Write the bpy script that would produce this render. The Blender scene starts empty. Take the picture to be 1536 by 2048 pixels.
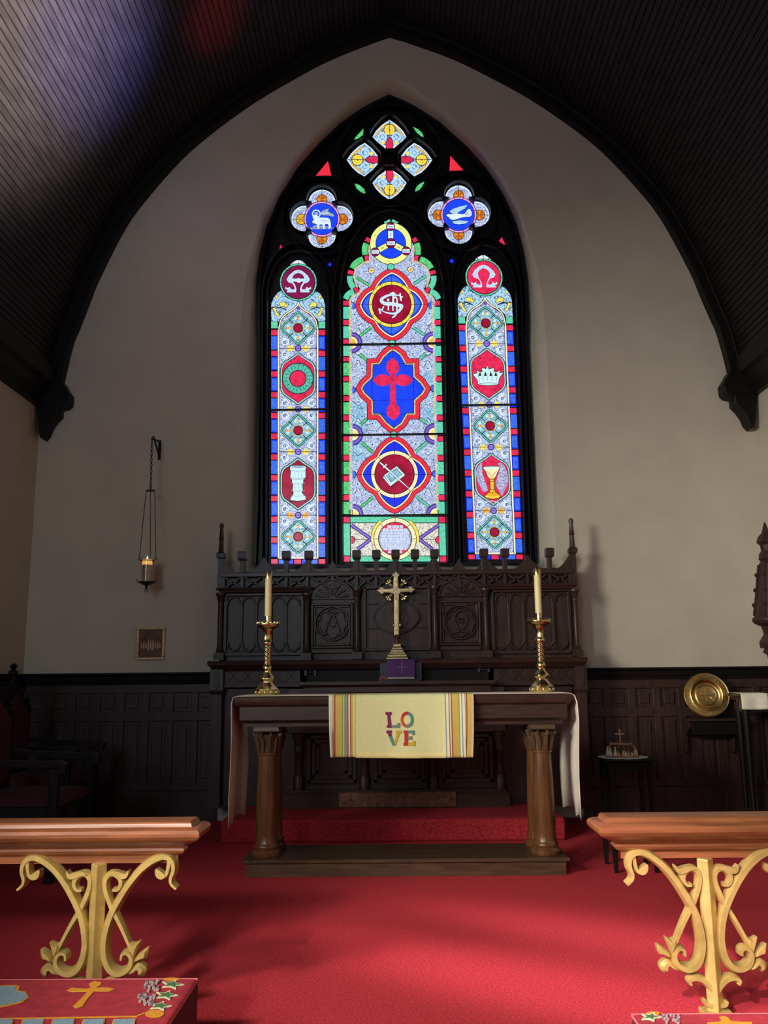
import bpy, bmesh, math, random
from mathutils import Vector, Matrix
from math import sin, cos, pi, radians, sqrt, atan2, hypot
random.seed(7)
S = bpy.context.scene
COL = S.collection

# ------------------------------------------------------------------ camera
FPX, PITCH, ROLL, YAW = 1725.0, 10.54, 0.6, 0.8
EYE = Vector((0.0, 0.0, 1.18))
_p, _y, _r = radians(PITCH), radians(YAW), radians(ROLL)
FW = Vector((-sin(_y) * cos(_p), cos(_y) * cos(_p), sin(_p)))
_rt = Vector((cos(_y), sin(_y), 0)); _up = _rt.cross(FW)
RT = _rt * cos(_r) - _up * sin(_r); UP = _rt * sin(_r) + _up * cos(_r)
cam = bpy.data.cameras.new('camera'); camo = bpy.data.objects.new('camera', cam); COL.objects.link(camo)
cam.sensor_fit = 'VERTICAL'; cam.sensor_height = 24.0; cam.lens = 24.0 * FPX / 2048.0
cam.clip_start = 0.05; cam.clip_end = 200
m = Matrix((RT, UP, -FW)).transposed().to_4x4(); m.translation = EYE; camo.matrix_world = m
S.camera = camo
# ------------------------------------------------------------------ world, lights, exposure
S.view_settings.view_transform = 'Standard'; S.view_settings.look = 'None'
S.view_settings.gamma = 1; S.view_settings.use_curve_mapping = False
S.view_settings.exposure = 0.0
w = bpy.data.worlds.new('world'); S.world = w; w.use_nodes = True
w.node_tree.nodes['Background'].inputs[0].default_value = (0.55, 0.65, 0.85, 1)
w.node_tree.nodes['Background'].inputs[1].default_value = 0.25

def area(name, loc, target, sx, sy, watts, col):
    l = bpy.data.lights.new(name, 'AREA'); l.shape = 'RECTANGLE'; l.size = sx; l.size_y = sy
    l.energy = watts; l.color = col
    o = bpy.data.objects.new(name, l); COL.objects.link(o); o.location = loc
    o.rotation_euler = (Vector(target) - Vector(loc)).to_track_quat('-Z', 'Y').to_euler()
    return o
def spot(name, loc, target, watts, col, ang, blend=0.6, rad=0.1, scale=(1, 1, 1)):
    l = bpy.data.lights.new(name, 'SPOT'); l.energy = watts; l.color = col; l.spot_size = radians(ang)
    l.spot_blend = blend; l.shadow_soft_size = rad
    o = bpy.data.objects.new(name, l); COL.objects.link(o); o.location = loc; o.scale = scale
    o.rotation_euler = (Vector(target) - Vector(loc)).to_track_quat('-Z', 'Y').to_euler()
    return o
# daylight through the big aisle opening on the left, in front of the sanctuary
area('daylight_left_aisle', (-6.6, -1.3, 3.0), (0.6, 6.0, 1.3), 2.4, 2.2, 730, (1.0, 0.95, 0.80))
spot('window_light_floor', (-2.7, -4.0, 3.4), (0.35, 3.75, 0.0), 1900, (1.0, 0.9, 0.8), 7.6, 0.5, 0.4, (4.6, 1, 1))  # spot cone shaped to light the front carpet only, from behind the viewer
spot('daylight_left_window', (-2.95, 0.6, 2.8), (0.75, 3.55, 0.45), 600, (1.0, 0.88, 0.80), 44, 0.6, 0.25)
# soft fill light added on the nave side, behind the viewer
area('nave_fill', (-2.6, -4.6, 3.3), (0.3, 6, 1.5), 2.5, 2.5, 165, (0.74, 0.87, 1.0))
# coloured daylight of a stained window on the right nave wall, falling on the left of the vault
spot('window_light_pale', (2.6, 1.0, 2.4), (-2.5, 4.6, 5.5), 26000, (0.98, 0.90, 0.88), 25, 1.0, 0.25)
spot('window_light_blue', (2.6, 1.6, 2.4), (-2.25, 5.7, 5.85), 15000, (0.16, 0.17, 1.0), 12, 1.0, 0.15)
spot('window_light_red', (2.6, 1.8, 2.4), (-1.45, 6.3, 6.6), 4000, (1.0, 0.05, 0.06), 6, 1.0, 0.1)
spot('window_light_streak', (-2.0, -1.0, 3.4), (1.35, 3.9, 0.0), 2600, (1.0, 0.74, 0.85), 16, 1.0, 0.1, (1.9, 0.20, 1))
spot('window_light_streak_near', (-2.0, -1.0, 3.4), (0.8, 3.42, 0.0), 2600, (1.0, 0.76, 0.8), 17, 1.0, 0.1, (1.9, 0.24, 1))
S.cycles.use_denoising = True
S.cycles.max_bounces = 8; S.cycles.sample_clamp_indirect = 4.0

# ------------------------------------------------------------------ picture point -> place
def ray(x, y): return FW + RT * ((x - 768) / FPX) + UP * ((1024 - y) / FPX)
def aY(x, y, Y): d = ray(x, y); return EYE + d * (Y / d.y)
def aZ(x, y, Z): d = ray(x, y); return EYE + d * ((Z - EYE.z) / d.z)
def aX(x, y, X): d = ray(x, y); return EYE + d * (X / d.x)
def R(x0, y0, x1, y1, Y):
    a, b, c, d = aY(x0, y0, Y), aY(x1, y0, Y), aY(x0, y1, Y), aY(x1, y1, Y)
    return (a.x + c.x) / 2, (b.x + d.x) / 2, (c.z + d.z) / 2, (a.z + b.z) / 2
def xz(pts, Y): return [(aY(x, y, Y).x, aY(x, y, Y).z) for x, y in pts]
def K(x0, y0, s):
    def f(*pts): return [(x0 + x / s, y0 + y / s) for x, y in pts]
    return f
def cat(pts, n=6, closed=False):
    P = [Vector(p) for p in pts]; N = len(P); out = []
    rng = range(N if closed else N - 1)
    for i in rng:
        p1, p2 = P[i], P[(i + 1) % N]
        p0 = P[i - 1] if (closed or i > 0) else p1 * 2 - p2
        p3 = P[(i + 2) % N] if (closed or i + 2 < N) else p2 * 2 - p1
        for k in range(n):
            t = k / n
            out.append(0.5 * ((2 * p1) + (p2 - p0) * t + (2 * p0 - 5 * p1 + 4 * p2 - p3) * t * t + (3 * p1 - p0 - 3 * p2 + p3) * t ** 3))
    if not closed: out.append(P[-1])
    return [tuple(p) for p in out]
def sarea(p): return 0.5 * sum(p[i][0] * p[(i + 1) % len(p)][1] - p[(i + 1) % len(p)][0] * p[i][1] for i in range(len(p)))
def inset(pts, d):
    n = len(pts); s = 1 if sarea(pts) > 0 else -1; out = []
    for i in range(n):
        a, b, c = Vector(pts[i - 1]), Vector(pts[i]), Vector(pts[(i + 1) % n])
        e1 = (b - a).normalized() if (b - a).length > 1e-9 else Vector((1, 0)); e2 = (c - b).normalized() if (c - b).length > 1e-9 else e1
        n1 = Vector((-e1.y, e1.x)) * s; n2 = Vector((-e2.y, e2.x)) * s
        mm = n1 + n2
        if mm.length < 1e-6: mm = n1
        mm.normalize(); k = max(0.45, mm.dot(n1))
        out.append(tuple(b + mm * (d / k)))
    return out
def circ(cx, cy, r, n=28, ry=None, a0=0, a1=2 * pi):
    ry = r if ry is None else ry; full = abs(a1 - a0 - 2 * pi) < 1e-6
    return [(cx + r * cos(a0 + (a1 - a0) * i / (n if full else n - 1)), cy + ry * sin(a0 + (a1 - a0) * i / (n if full else n - 1))) for i in range(n)]

# ------------------------------------------------------------------ materials
def lin(c):
    return tuple(((v / 255) / 12.92 if v / 255 <= 0.04045 else ((v / 255 + 0.055) / 1.055) ** 2.4) for v in c)
MATS = {}
def mat(name, col, rough=0.5, metal=0.0, noise=0.0, nscale=20, bump=0.0, bscale=60, coat=0.0, stretch=(1, 1, 1), spec=0.5, sheen=0.0, trans=0.0):
    if name in MATS: return MATS[name]
    M = bpy.data.materials.new(name); M.use_nodes = True; nt = M.node_tree; b = nt.nodes['Principled BSDF']
    b.inputs['Base Color'].default_value = (*col, 1); b.inputs['Roughness'].default_value = rough; b.inputs['Metallic'].default_value = metal
    b.inputs['Specular IOR Level'].default_value = spec
    if coat: b.inputs['Coat Weight'].default_value = coat; b.inputs['Coat Roughness'].default_value = 0.15
    if sheen: b.inputs['Sheen Weight'].default_value = sheen; b.inputs['Sheen Roughness'].default_value = 0.5; b.inputs['Sheen Tint'].default_value = (*[min(1, c * 4) for c in col], 1)
    if trans: b.inputs['Transmission Weight'].default_value = trans
    tc = nt.nodes.new('ShaderNodeTexCoord'); mp = nt.nodes.new('ShaderNodeMapping'); mp.inputs['Scale'].default_value = stretch
    nt.links.new(tc.outputs['Object'], mp.inputs[0])
    if noise:
        n = nt.nodes.new('ShaderNodeTexNoise'); n.inputs['Scale'].default_value = nscale; n.inputs['Detail'].default_value = 6
        nt.links.new(mp.outputs[0], n.inputs['Vector'])
        r = nt.nodes.new('ShaderNodeValToRGB')
        r.color_ramp.elements[0].position = 0.3; r.color_ramp.elements[1].position = 0.7
        r.color_ramp.elements[0].color = (*[c * (1 - noise) for c in col], 1); r.color_ramp.elements[1].color = (*[min(1, c * (1 + noise)) for c in col], 1)
        nt.links.new(n.outputs['Fac'], r.inputs[0]); nt.links.new(r.outputs[0], b.inputs['Base Color'])
    if bump:
        n2 = nt.nodes.new('ShaderNodeTexNoise'); n2.inputs['Scale'].default_value = bscale; n2.inputs['Detail'].default_value = 4
        nt.links.new(mp.outputs[0], n2.inputs['Vector'])
        bp = nt.nodes.new('ShaderNodeBump'); bp.inputs['Strength'].default_value = bump; bp.inputs['Distance'].default_value = 0.01
        nt.links.new(n2.outputs['Fac'], bp.inputs['Height']); nt.links.new(bp.outputs[0], b.inputs['Normal'])
    MATS[name] = M; return M
def glassmat(name, col, strength=1.0, vary=0.25, scale=45, kind=0, dark=None):
    """backlit window glass: daylight behind it, mottled like hand-made glass; kind 1 adds painted line ornament"""
    if name in MATS: return MATS[name]
    M = bpy.data.materials.new(name); M.use_nodes = True; nt = M.node_tree; b = nt.nodes['Principled BSDF']
    b.inputs['Base Color'].default_value = (*[0.03 * c for c in lin(col)], 1); b.inputs['Roughness'].default_value = 0.25
    c = lin(col); tc = nt.nodes.new('ShaderNodeTexCoord')
    n = nt.nodes.new('ShaderNodeTexNoise'); n.inputs['Scale'].default_value = scale; n.inputs['Detail'].default_value = 3
    nt.links.new(tc.outputs['Object'], n.inputs['Vector'])
    r = nt.nodes.new('ShaderNodeValToRGB'); r.color_ramp.elements[0].position = 0.32; r.color_ramp.elements[1].position = 0.68
    r.color_ramp.elements[0].color = (*[v * (1 - vary) for v in c], 1); r.color_ramp.elements[1].color = (*[min(1, v * (1 + vary)) for v in c], 1)
    nt.links.new(n.outputs['Fac'], r.inputs[0]); out = r.outputs[0]
    if kind:
        warp = nt.nodes.new('ShaderNodeTexNoise'); warp.inputs['Scale'].default_value = 30; nt.links.new(tc.outputs['Object'], warp.inputs['Vector'])
        mx = nt.nodes.new('ShaderNodeMixRGB'); mx.inputs[0].default_value = 0.06
        nt.links.new(tc.outputs['Object'], mx.inputs[1]); nt.links.new(warp.outputs['Color'], mx.inputs[2])
        v = nt.nodes.new('ShaderNodeTexVoronoi'); v.feature = 'DISTANCE_TO_EDGE'; v.inputs['Scale'].default_value = kind
        nt.links.new(mx.outputs[0], v.inputs['Vector'])
        rr = nt.nodes.new('ShaderNodeValToRGB'); rr.color_ramp.elements[0].position = 0.02; rr.color_ramp.elements[1].position = 0.12
        nt.links.new(v.outputs['Distance'], rr.inputs[0])
        m2 = nt.nodes.new('ShaderNodeMixRGB'); m2.inputs[1].default_value = (*lin(dark), 1)
        nt.links.new(rr.outputs[0], m2.inputs[0]); nt.links.new(out, m2.inputs[2]); out = m2.outputs[0]
    nt.links.new(out, b.inputs['Emission Color']); b.inputs['Emission Strength'].default_value = strength * 1.22
    MATS[name] = M; return M

PLASTER = mat('plaster', (0.58, 0.53, 0.44), 0.85, noise=0.05, nscale=3, bump=0.05, bscale=40)
OAK = mat('dark_oak', (0.046, 0.024, 0.020), 0.38, noise=0.35, nscale=9, stretch=(6, 6, 0.7), bump=0.06, bscale=40, spec=0.4)
OAKX = mat('dark_oak_long', (0.044, 0.022, 0.017), 0.35, noise=0.35, nscale=9, stretch=(0.7, 6, 6), bump=0.05, bscale=40, spec=0.45)
BLACKOAK = mat('black_oak', (0.009, 0.0065, 0.006), 0.5, noise=0.3, nscale=8, stretch=(0.6, 6, 6), spec=0.2)
VAULT = mat('vault_boards', (0.017, 0.0135, 0.013), 0.5, noise=0.4, nscale=5, stretch=(5, 0.8, 5), spec=0.3)
TRACERY = mat('tracery_wood', (0.006, 0.006, 0.009), 0.4, spec=0.35)
WALNUT = mat('column_wood', (0.115, 0.050, 0.018), 0.28, noise=0.3, nscale=10, stretch=(5, 5, 0.6), spec=0.5)
RAILWOOD = mat('rail_wood', (0.25, 0.088, 0.034), 0.33, noise=0.3, nscale=9, stretch=(0.7, 7, 7), spec=0.5)
BRASS = mat('brass', (0.70, 0.55, 0.25), 0.24, 1.0, noise=0.2, nscale=30, bump=0.06, bscale=120)
OLDBRASS = mat('old_brass', (0.50, 0.40, 0.22), 0.36, 1.0, noise=0.25, nscale=40, bump=0.1, bscale=150)
GILT = mat('gilt_paint', (0.50, 0.36, 0.11), 0.42, 0.35, noise=0.15, nscale=25, bump=0.08, bscale=60)
IRON = mat('dark_iron', (0.02, 0.014, 0.012), 0.45, 0.6)
CARPET = mat('red_carpet', (0.42, 0.031, 0.041), 0.95, noise=0.5, nscale=110, bump=0.6, bscale=170, sheen=0.15, spec=0.1)
LINEN = mat('white_linen', (0.80, 0.76, 0.62), 0.85, noise=0.04, nscale=30, bump=0.08, bscale=25)
WAX = mat('wax', (0.82, 0.70, 0.36), 0.45)
REDCLOTH = mat('red_upholstery', (0.045, 0.005, 0.009), 0.85, noise=0.2, nscale=40)

# ------------------------------------------------------------------ mesh building
class MB:
    def __init__(s): s.v = []; s.f = []; s.mi = []; s.uv = None
    def add(s, vs, fs, mi=0):
        o = len(s.v); s.v += [tuple(q) for q in vs]; s.f += [tuple(i + o for i in q) for q in fs]; s.mi += [mi] * len(fs); return s
    def box(s, x0, x1, y0, y1, z0, z1, mi=0):
        vs = [(x, y, z) for z in (z0, z1) for y in (y0, y1) for x in (x0, x1)]
        return s.add(vs, [(0, 2, 3, 1), (4, 5, 7, 6), (0, 1, 5, 4), (2, 6, 7, 3), (0, 4, 6, 2), (1, 3, 7, 5)], mi)
    def prism(s, pts, y0, y1, mi=0, f=None):
        f = f or (lambda a, b, t: (a, t, b)); n = len(pts)
        vs = [f(a, b, y0) for a, b in pts] + [f(a, b, y1) for a, b in pts]
        fs = [tuple(range(n)), tuple(range(2 * n - 1, n - 1, -1))] + [(i, i + n, (i + 1) % n + n, (i + 1) % n) for i in range(n)]
        return s.add(vs, fs, mi)
    def loft(s, rings, cap0=True, cap1=True, mi=0, closed=True):
        n = len(rings[0]); vs = [p for r in rings for p in r]; fs = []
        for k in range(len(rings) - 1):
            for i in range(n if closed else n - 1):
                a, b = k * n + i, k * n + (i + 1) % n; fs.append((a, b, b + n, a + n))
        if cap0: fs.append(tuple(range(n - 1, -1, -1)))
        if cap1: fs.append(tuple((len(rings) - 1) * n + i for i in range(n)))
        return s.add(vs, fs, mi)
    def lathe(s, prof, c=(0, 0, 0), n=28, rf=None, mi=0, frame=None, cap=True):
        fr = frame or (lambda x, y, z: (x, y, z)); rings = []
        for r, z in prof:
            ring = []
            for i in range(n):
                a = 2 * pi * i / n; rr = r * (rf(a, z) if rf else 1); q = fr(rr * cos(a), rr * sin(a), z)
                ring.append((c[0] + q[0], c[1] + q[1], c[2] + q[2]))
            rings.append(ring)
        return s.loft(rings, cap, cap, mi)
    def tube(s, pts, r, n=8, closed=False, mi=0):
        P = [Vector(p) for p in pts]; N = len(P); rings = []; prev = None
        for i in range(N):
            a = P[i - 1] if (i or closed) else P[i]; b = P[(i + 1) % N] if (i + 1 < N or closed) else P[i]
            t = (b - a).normalized()
            u = prev if prev is not None else (Vector((0, 0, 1)) if abs(t.z) < 0.9 else Vector((1, 0, 0)))
            u = (u - t * u.dot(t)).normalized(); prev = u; v = t.cross(u); rr = r[i] if isinstance(r, (list, tuple)) else r
            rings.append([tuple(P[i] + (u * cos(2 * pi * k / n) + v * sin(2 * pi * k / n)) * rr) for k in range(n)])
        if closed: rings.append(rings[0])
        return s.loft(rings, not closed, not closed, mi)
    def slab(s, x0, x1, y0, y1, prof, mi=0):
        rings = [[(x0 - o, y0 - o, z), (x1 + o, y0 - o, z), (x1 + o, y1 + o, z), (x0 - o, y1 + o, z)] for o, z in prof]
        return s.loft(rings, True, True, mi)
    def ribbon(s, path, w, y0, y1, mi=0, closed=False, f=None, round_=0.0):
        """strap of width w following a path in the X-Z plane, y0 front, y1 back"""
        f = f or (lambda a, b, t: (a, t, b)); P = [Vector(p) for p in path]; N = len(P); rings = []
        for i in range(N):
            a = P[i - 1] if (i or closed) else P[i]; b = P[(i + 1) % N] if (i + 1 < N or closed) else P[i]
            t = (b - a); t = t.normalized() if t.length > 1e-9 else Vector((1, 0)); nn = Vector((-t.y, t.x)); ww = (w[i] if isinstance(w, (list, tuple)) else w) / 2
            L, Rr = P[i] + nn * ww, P[i] - nn * ww
            if round_:
                L2, R2 = P[i] + nn * ww * (1 - round_), P[i] - nn * ww * (1 - round_); ym = y0 + (y1 - y0) * 0.45
                rings.append([f(L.x, L.y, ym), f(L2.x, L2.y, y0), f(R2.x, R2.y, y0), f(Rr.x, Rr.y, ym), f(Rr.x, Rr.y, y1), f(L.x, L.y, y1)])
            else:
                rings.append([f(L.x, L.y, y0), f(Rr.x, Rr.y, y0), f(Rr.x, Rr.y, y1), f(L.x, L.y, y1)])
        if closed: rings.append(rings[0])
        return s.loft(rings, not closed, not closed, mi)
    def bx(s, x0, y0, x1, y1, Yf, depth, mi=0):
        a, b, c, d = R(x0, y0, x1, y1, Yf); return s.box(a, b, Yf, Yf + depth, c, d, mi)
    def build(s, name, mats, parent=None, smooth=35, bevel=0, normals=True):
        me = bpy.data.meshes.new(name); me.from_pydata(s.v, [], s.f)
        if not isinstance(mats, (list, tuple)): mats = [mats]
        for q in mats: me.materials.append(q)
        me.polygons.foreach_set('material_index', s.mi)
        if normals:
            b = bmesh.new(); b.from_mesh(me); bmesh.ops.recalc_face_normals(b, faces=b.faces); b.to_mesh(me); b.free()
        if smooth:
            me.polygons.foreach_set('use_smooth', [True] * len(me.polygons)); me.set_sharp_from_angle(angle=radians(smooth))
        me.update(); o = bpy.data.objects.new(name, me); COL.objects.link(o)
        if parent: o.parent = parent; o.matrix_parent_inverse = Matrix.Translation(-org(parent))
        if bevel:
            q = o.modifiers.new('bevel', 'BEVEL'); q.width = bevel; q.segments = 2; q.limit_method = 'ANGLE'; q.angle_limit = radians(40)
        return o
ORG = {}
def org(o): return ORG.get(o.name, Vector((0, 0, 0)))
def tag(o, label=None, cat_=None, group=None, kind=None):
    if label: o['label'] = label
    if cat_: o['category'] = cat_
    if group: o['group'] = group
    if kind: o['kind'] = kind
    return o
def thing(name, label, cat_, loc=(0, 0, 0), group=None, kind=None):
    o = bpy.data.objects.new(name, None); COL.objects.link(o); o.location = loc; o.empty_display_size = 0.1
    ORG[o.name] = Vector(loc); return tag(o, label, cat_, group, kind)
def dup(root, loc, label=None, mirror=False):
    r = root.copy(); COL.objects.link(r); r.location = loc
    if mirror: r.scale = (-1, 1, 1)
    if label: r['label'] = label
    for ch in list(root.children):
        c = ch.copy(); COL.objects.link(c); c.parent = r
        for g in ch.children:
            d = g.copy(); COL.objects.link(d); d.parent = c
    return r
def text_geo(body, size):
    cu = bpy.data.curves.new('t', 'FONT'); cu.body = body; cu.size = size; cu.align_x = 'CENTER'; cu.align_y = 'CENTER'
    o = bpy.data.objects.new('t', cu); COL.objects.link(o); dg = bpy.context.evaluated_depsgraph_get()
    me = o.evaluated_get(dg).to_mesh(); vs = [(q.co.x, q.co.y) for q in me.vertices]; fs = [tuple(q.vertices) for q in me.polygons]
    o.evaluated_get(dg).to_mesh_clear(); bpy.data.objects.remove(o); bpy.data.curves.remove(cu); return vs, fs

# ------------------------------------------------------------------ the room
YW, HX = 7.4, 3.18
FLOORF = MB().box(-HX - .35, HX, 3.1, YW, -0.3, 0).build('floor', CARPET); tag(FLOORF, 'red carpeted sanctuary floor', 'floor', kind='structure')
fl = MB().box(-10.5, 8, -6, 3.1, -0.6, -0.15).build('floor', CARPET); tag(fl, 'lower red carpeted floor before the rails', 'floor', kind='structure')
st = MB().box(-1.28, aZ(1117, 1625, .15).x, 6.44, YW, 0, 0.15).build('floor', CARPET, bevel=0.012); tag(st, 'red carpeted step below the carved screen', 'step', kind='structure')

# window opening outlines (left half traced, mirrored about the axis)
AX = -0.01
OUT = [(775, 153), (747, 165), (723, 181), (677, 217), (625, 268), (588, 312), (552, 365), (521, 427), (500, 505), (487, 560), (480, 620), (476, 700), (472, 800), (470, 900), (468, 1100), (467, 1150)]
INN = [(779, 196), (753, 208), (727, 222), (681, 253), (625, 306), (591, 347), (557, 403), (534, 459), (523, 505), (516, 558), (514, 633), (514, 700), (514, 800), (513, 900), (512, 1000), (511, 1131)]
YG = 7.66
def half(pts, Y):
    q = [(p.x, p.z) for p in (aY(x, y, Y) for x, y in pts)]; ax = q[0][0]
    xs = [abs(a - ax) for a, b in q]
    return [(ax - d, b) for d, (a, b) in zip(xs, q)], ax
oh, oax = half(OUT, YW); ih, iax = half(INN, YG); iax = oax = AX
oh = [(AX + min(0, x - oh[0][0]), z) for x, z in oh]; ih = [(AX + min(0, x - ih[0][0]), z) for x, z in ih]
def vert_straight(h, k):                                          # jambs below springing are plumb
    xm = sum(x for x, z in h[k:]) / len(h[k:]); return h[:k] + [(xm, z) for x, z in h[k:]]
oh = vert_straight(oh, 11); ih = vert_straight(ih, 11)
SILLO, SILLI = oh[-1][1], ih[-1][1]
mir = lambda h: [(2 * AX - x, z) for x, z in h]
wb = MB()
for h in (oh, mir(oh)):
    s_ = -1 if h is oh else 1
    poly = [(s_ * (HX + .1), -0.3), (s_ * (HX + .1), 8.2), (AX, 8.2)] + h + [(AX, SILLO), (AX, -0.3)]
    wb.prism(poly, YW, YW + 0.02)
full_o = oh + mir(oh)[::-1][:-1]; full_i = ih + mir(ih)[::-1][:-1]
def outline(h): return h + mir(h)[::-1][:-1]
ro, ri = outline(oh), outline(ih)
ro_r = ro; n = len(ro)
# shallow chamfer then splayed reveal
rings = [[(x, YW - 0.0005, z) for x, z in ro], [(x * 0.985 + AX * 0.015, YW + 0.03, z - 0.01) for x, z in ro], [(x, YG + 0.03, z) for x, z in ri]]
wb.loft(rings, False, False)
WB = wb.build('wall_back', PLASTER, smooth=30); tag(WB, 'plastered end wall with pointed window opening', 'wall', kind='structure')
back = MB().box(-2.2, 2.2, YG + 0.06, YG + 0.12, 0, 8).build('wall_backing', BLACKOAK); tag(back, 'dark backing added behind the window', 'wall', kind='structure')  # unseen dark board added to shut the opening behind the glass

# side walls; the left one has the wide aisle opening the daylight comes through
lw = MB(); x0, x1 = -HX - 0.35, -HX
lw.box(x0, x1, 2.85, YW + .1, -0.3, 8.2); lw.box(x0, x1, -1.9, 2.85, 3.45, 8.2); lw.box(x0, x1, -1.9, 2.85, -0.3, 1.62); lw.box(x0, x1, -6, -1.9, -.3, 8.2)  # low wall under the opening added to block light reaching under the table
tag(lw.build('wall_left', PLASTER), 'plastered left side wall', 'wall', kind='structure')
tag(MB().box(HX, HX + .35, -6, YW + .1, -0.3, 8.2).build('wall_right', PLASTER), 'plastered right side wall', 'wall', kind='structure')
tag(MB().box(-10.5, 4, -6.3, -6, -0.6, 8.2).build('wall_nave', PLASTER), 'nave wall behind the viewer', 'wall', kind='structure')

# vault curve
CV = [(772, 76), (729, 91), (646, 125), (568, 167), (495, 211), (417, 268), (354, 323), (286, 400), (243, 460), (192, 560), (173, 608), (154, 656), (141, 688), (128, 739), (122, 768)]
hv, _ = half(CV, YW); a0 = hv[0][0]
hv = [(min(0.0, x - a0), z) for x, z in hv]
hv[-1] = (hv[-1][0], hv[-1][1])
hv = [(x, z) for x, z in cat(hv, 5)]
def off_curve(h, d):
    out = []
    for i, (x, z) in enumerate(h):
        a = Vector(h[max(0, i - 1)]); b = Vector(h[min(len(h) - 1, i + 1)]); t = (b - a).normalized(); nn = Vector((t.y, -t.x))
        if nn.x > 0: nn = -nn
        out.append((x + nn.x * d, z + nn.y * d))
    out[0] = (0.0, out[0][1] + d * 0.25); out = [(min(x, 0), z) for x, z in out]
    return out
vo = off_curve(hv, 0.12)
vb = MB()
for sgn in (1, -1):
    # resample by arc length into boards with open V joints
    L = [0]
    for i in range(1, len(vo)): L.append(L[-1] + hypot(vo[i][0] - vo[i - 1][0], vo[i][1] - vo[i - 1][1]))
    def at(t):
        t = max(0, min(L[-1], t))
        for i in range(1, len(L)):
            if t <= L[i]:
                k = (t - L[i - 1]) / (L[i] - L[i - 1] + 1e-9); a, b = Vector(vo[i - 1]), Vector(vo[i]); d = (b - a).normalized(); nn = Vector((d.y, -d.x))
                if nn.x > 0: nn = -nn
                return a + (b - a) * k, nn
        return Vector(vo[-1]), Vector((-1, 0))
    pts = []; t = 0; bw = 0.052
    while t < L[-1] + .2:
        for dt, dep in ((0.0, 0.0), (bw - 0.012, 0.0), (bw - 0.009, 0.012), (bw - 0.003, 0.012)):
            p, nn = at(t + dt); q = p + nn * dep; pts.append((q.x * sgn, q.y))
        t += bw
        if t > L[-1]: break
    pts.append((pts[-1][0], 3.62))
    vb.loft([[(x, YW + .02, z) for x, z in pts], [(x, -6, z) for x, z in pts]], False, False, closed=False)
tag(vb.build('ceiling', VAULT, smooth=20), 'dark boarded pointed vault over the sanctuary', 'ceiling', kind='structure')
tag(MB().box(-10.5, 4, -6.3, 8, 8.2, 8.4).build('ceiling_roof', BLACKOAK), 'roof above the vault', 'roof', kind='structure')
tag(MB().box(-10.5, -10.4, -6.3, 5, -0.6, 8.2).build('wall_aisle', PLASTER), 'far wall of the side aisle', 'wall', kind='structure')
# wall rib, with a thin roll along its front edge
rb = MB()
ro2 = off_curve(hv, 0.13)
for sgn in (1, -1):
    q = [(sgn * x, z) for x, z in hv] + [(sgn * x, z) for x, z in ro2[::-1]]
    rb.prism(q, YW - 0.10, YW + 0.01)
    rb.tube([(sgn * x, YW - 0.10, z) for x, z in off_curve(hv, 0.085)], 0.012, 8)
tag(rb.build('trim_1', BLACKOAK, smooth=40), 'black wooden wall rib following the vault', 'trim', kind='structure')
# wall plates along the side walls and the corner corbels
ZC = 3.53
for i, sgn in enumerate((-1, 1)):
    t_ = MB(); prof = [(HX + .02, ZC), (HX - 0.05, ZC + 0.0), (HX - .07, ZC + .05), (HX - 0.10, ZC + .08), (HX - .12, ZC + .17), (HX - .16, ZC + .20), (HX - .17, ZC + .34), (HX + .02, ZC + .34)]
    t_.prism([(sgn * a, b) for a, b in prof], -6, YW)
    tag(t_.build('trim_%d' % (2 + i), BLACKOAK, smooth=20), 'dark wooden wall plate under the vault on the %s side' % ('left' if sgn < 0 else 'right'), 'trim', kind='structure')
CB = [(122, 760), (127, 770), (137, 786), (135, 804), (128, 811), (115, 814), (115, 827), (105, 837), (95, 851), (89, 866), (80, 876), (77, 868), (74, 830), (70, 812), (60, 790), (70, 760)]
cbw = xz(CB, YW - .15)
for i, sgn in enumerate((1, -1)):
    c_ = MB().prism([(sgn * (x - 0.0), z) for x, z in cbw], YW - 0.15, YW)
    tag(c_.build('trim_%d' % (4 + i), BLACKOAK, bevel=0.012), 'carved dark corbel in the %s corner under the vault' % ('left' if sgn > 0 else 'right'), 'corbel', kind='structure')

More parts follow.
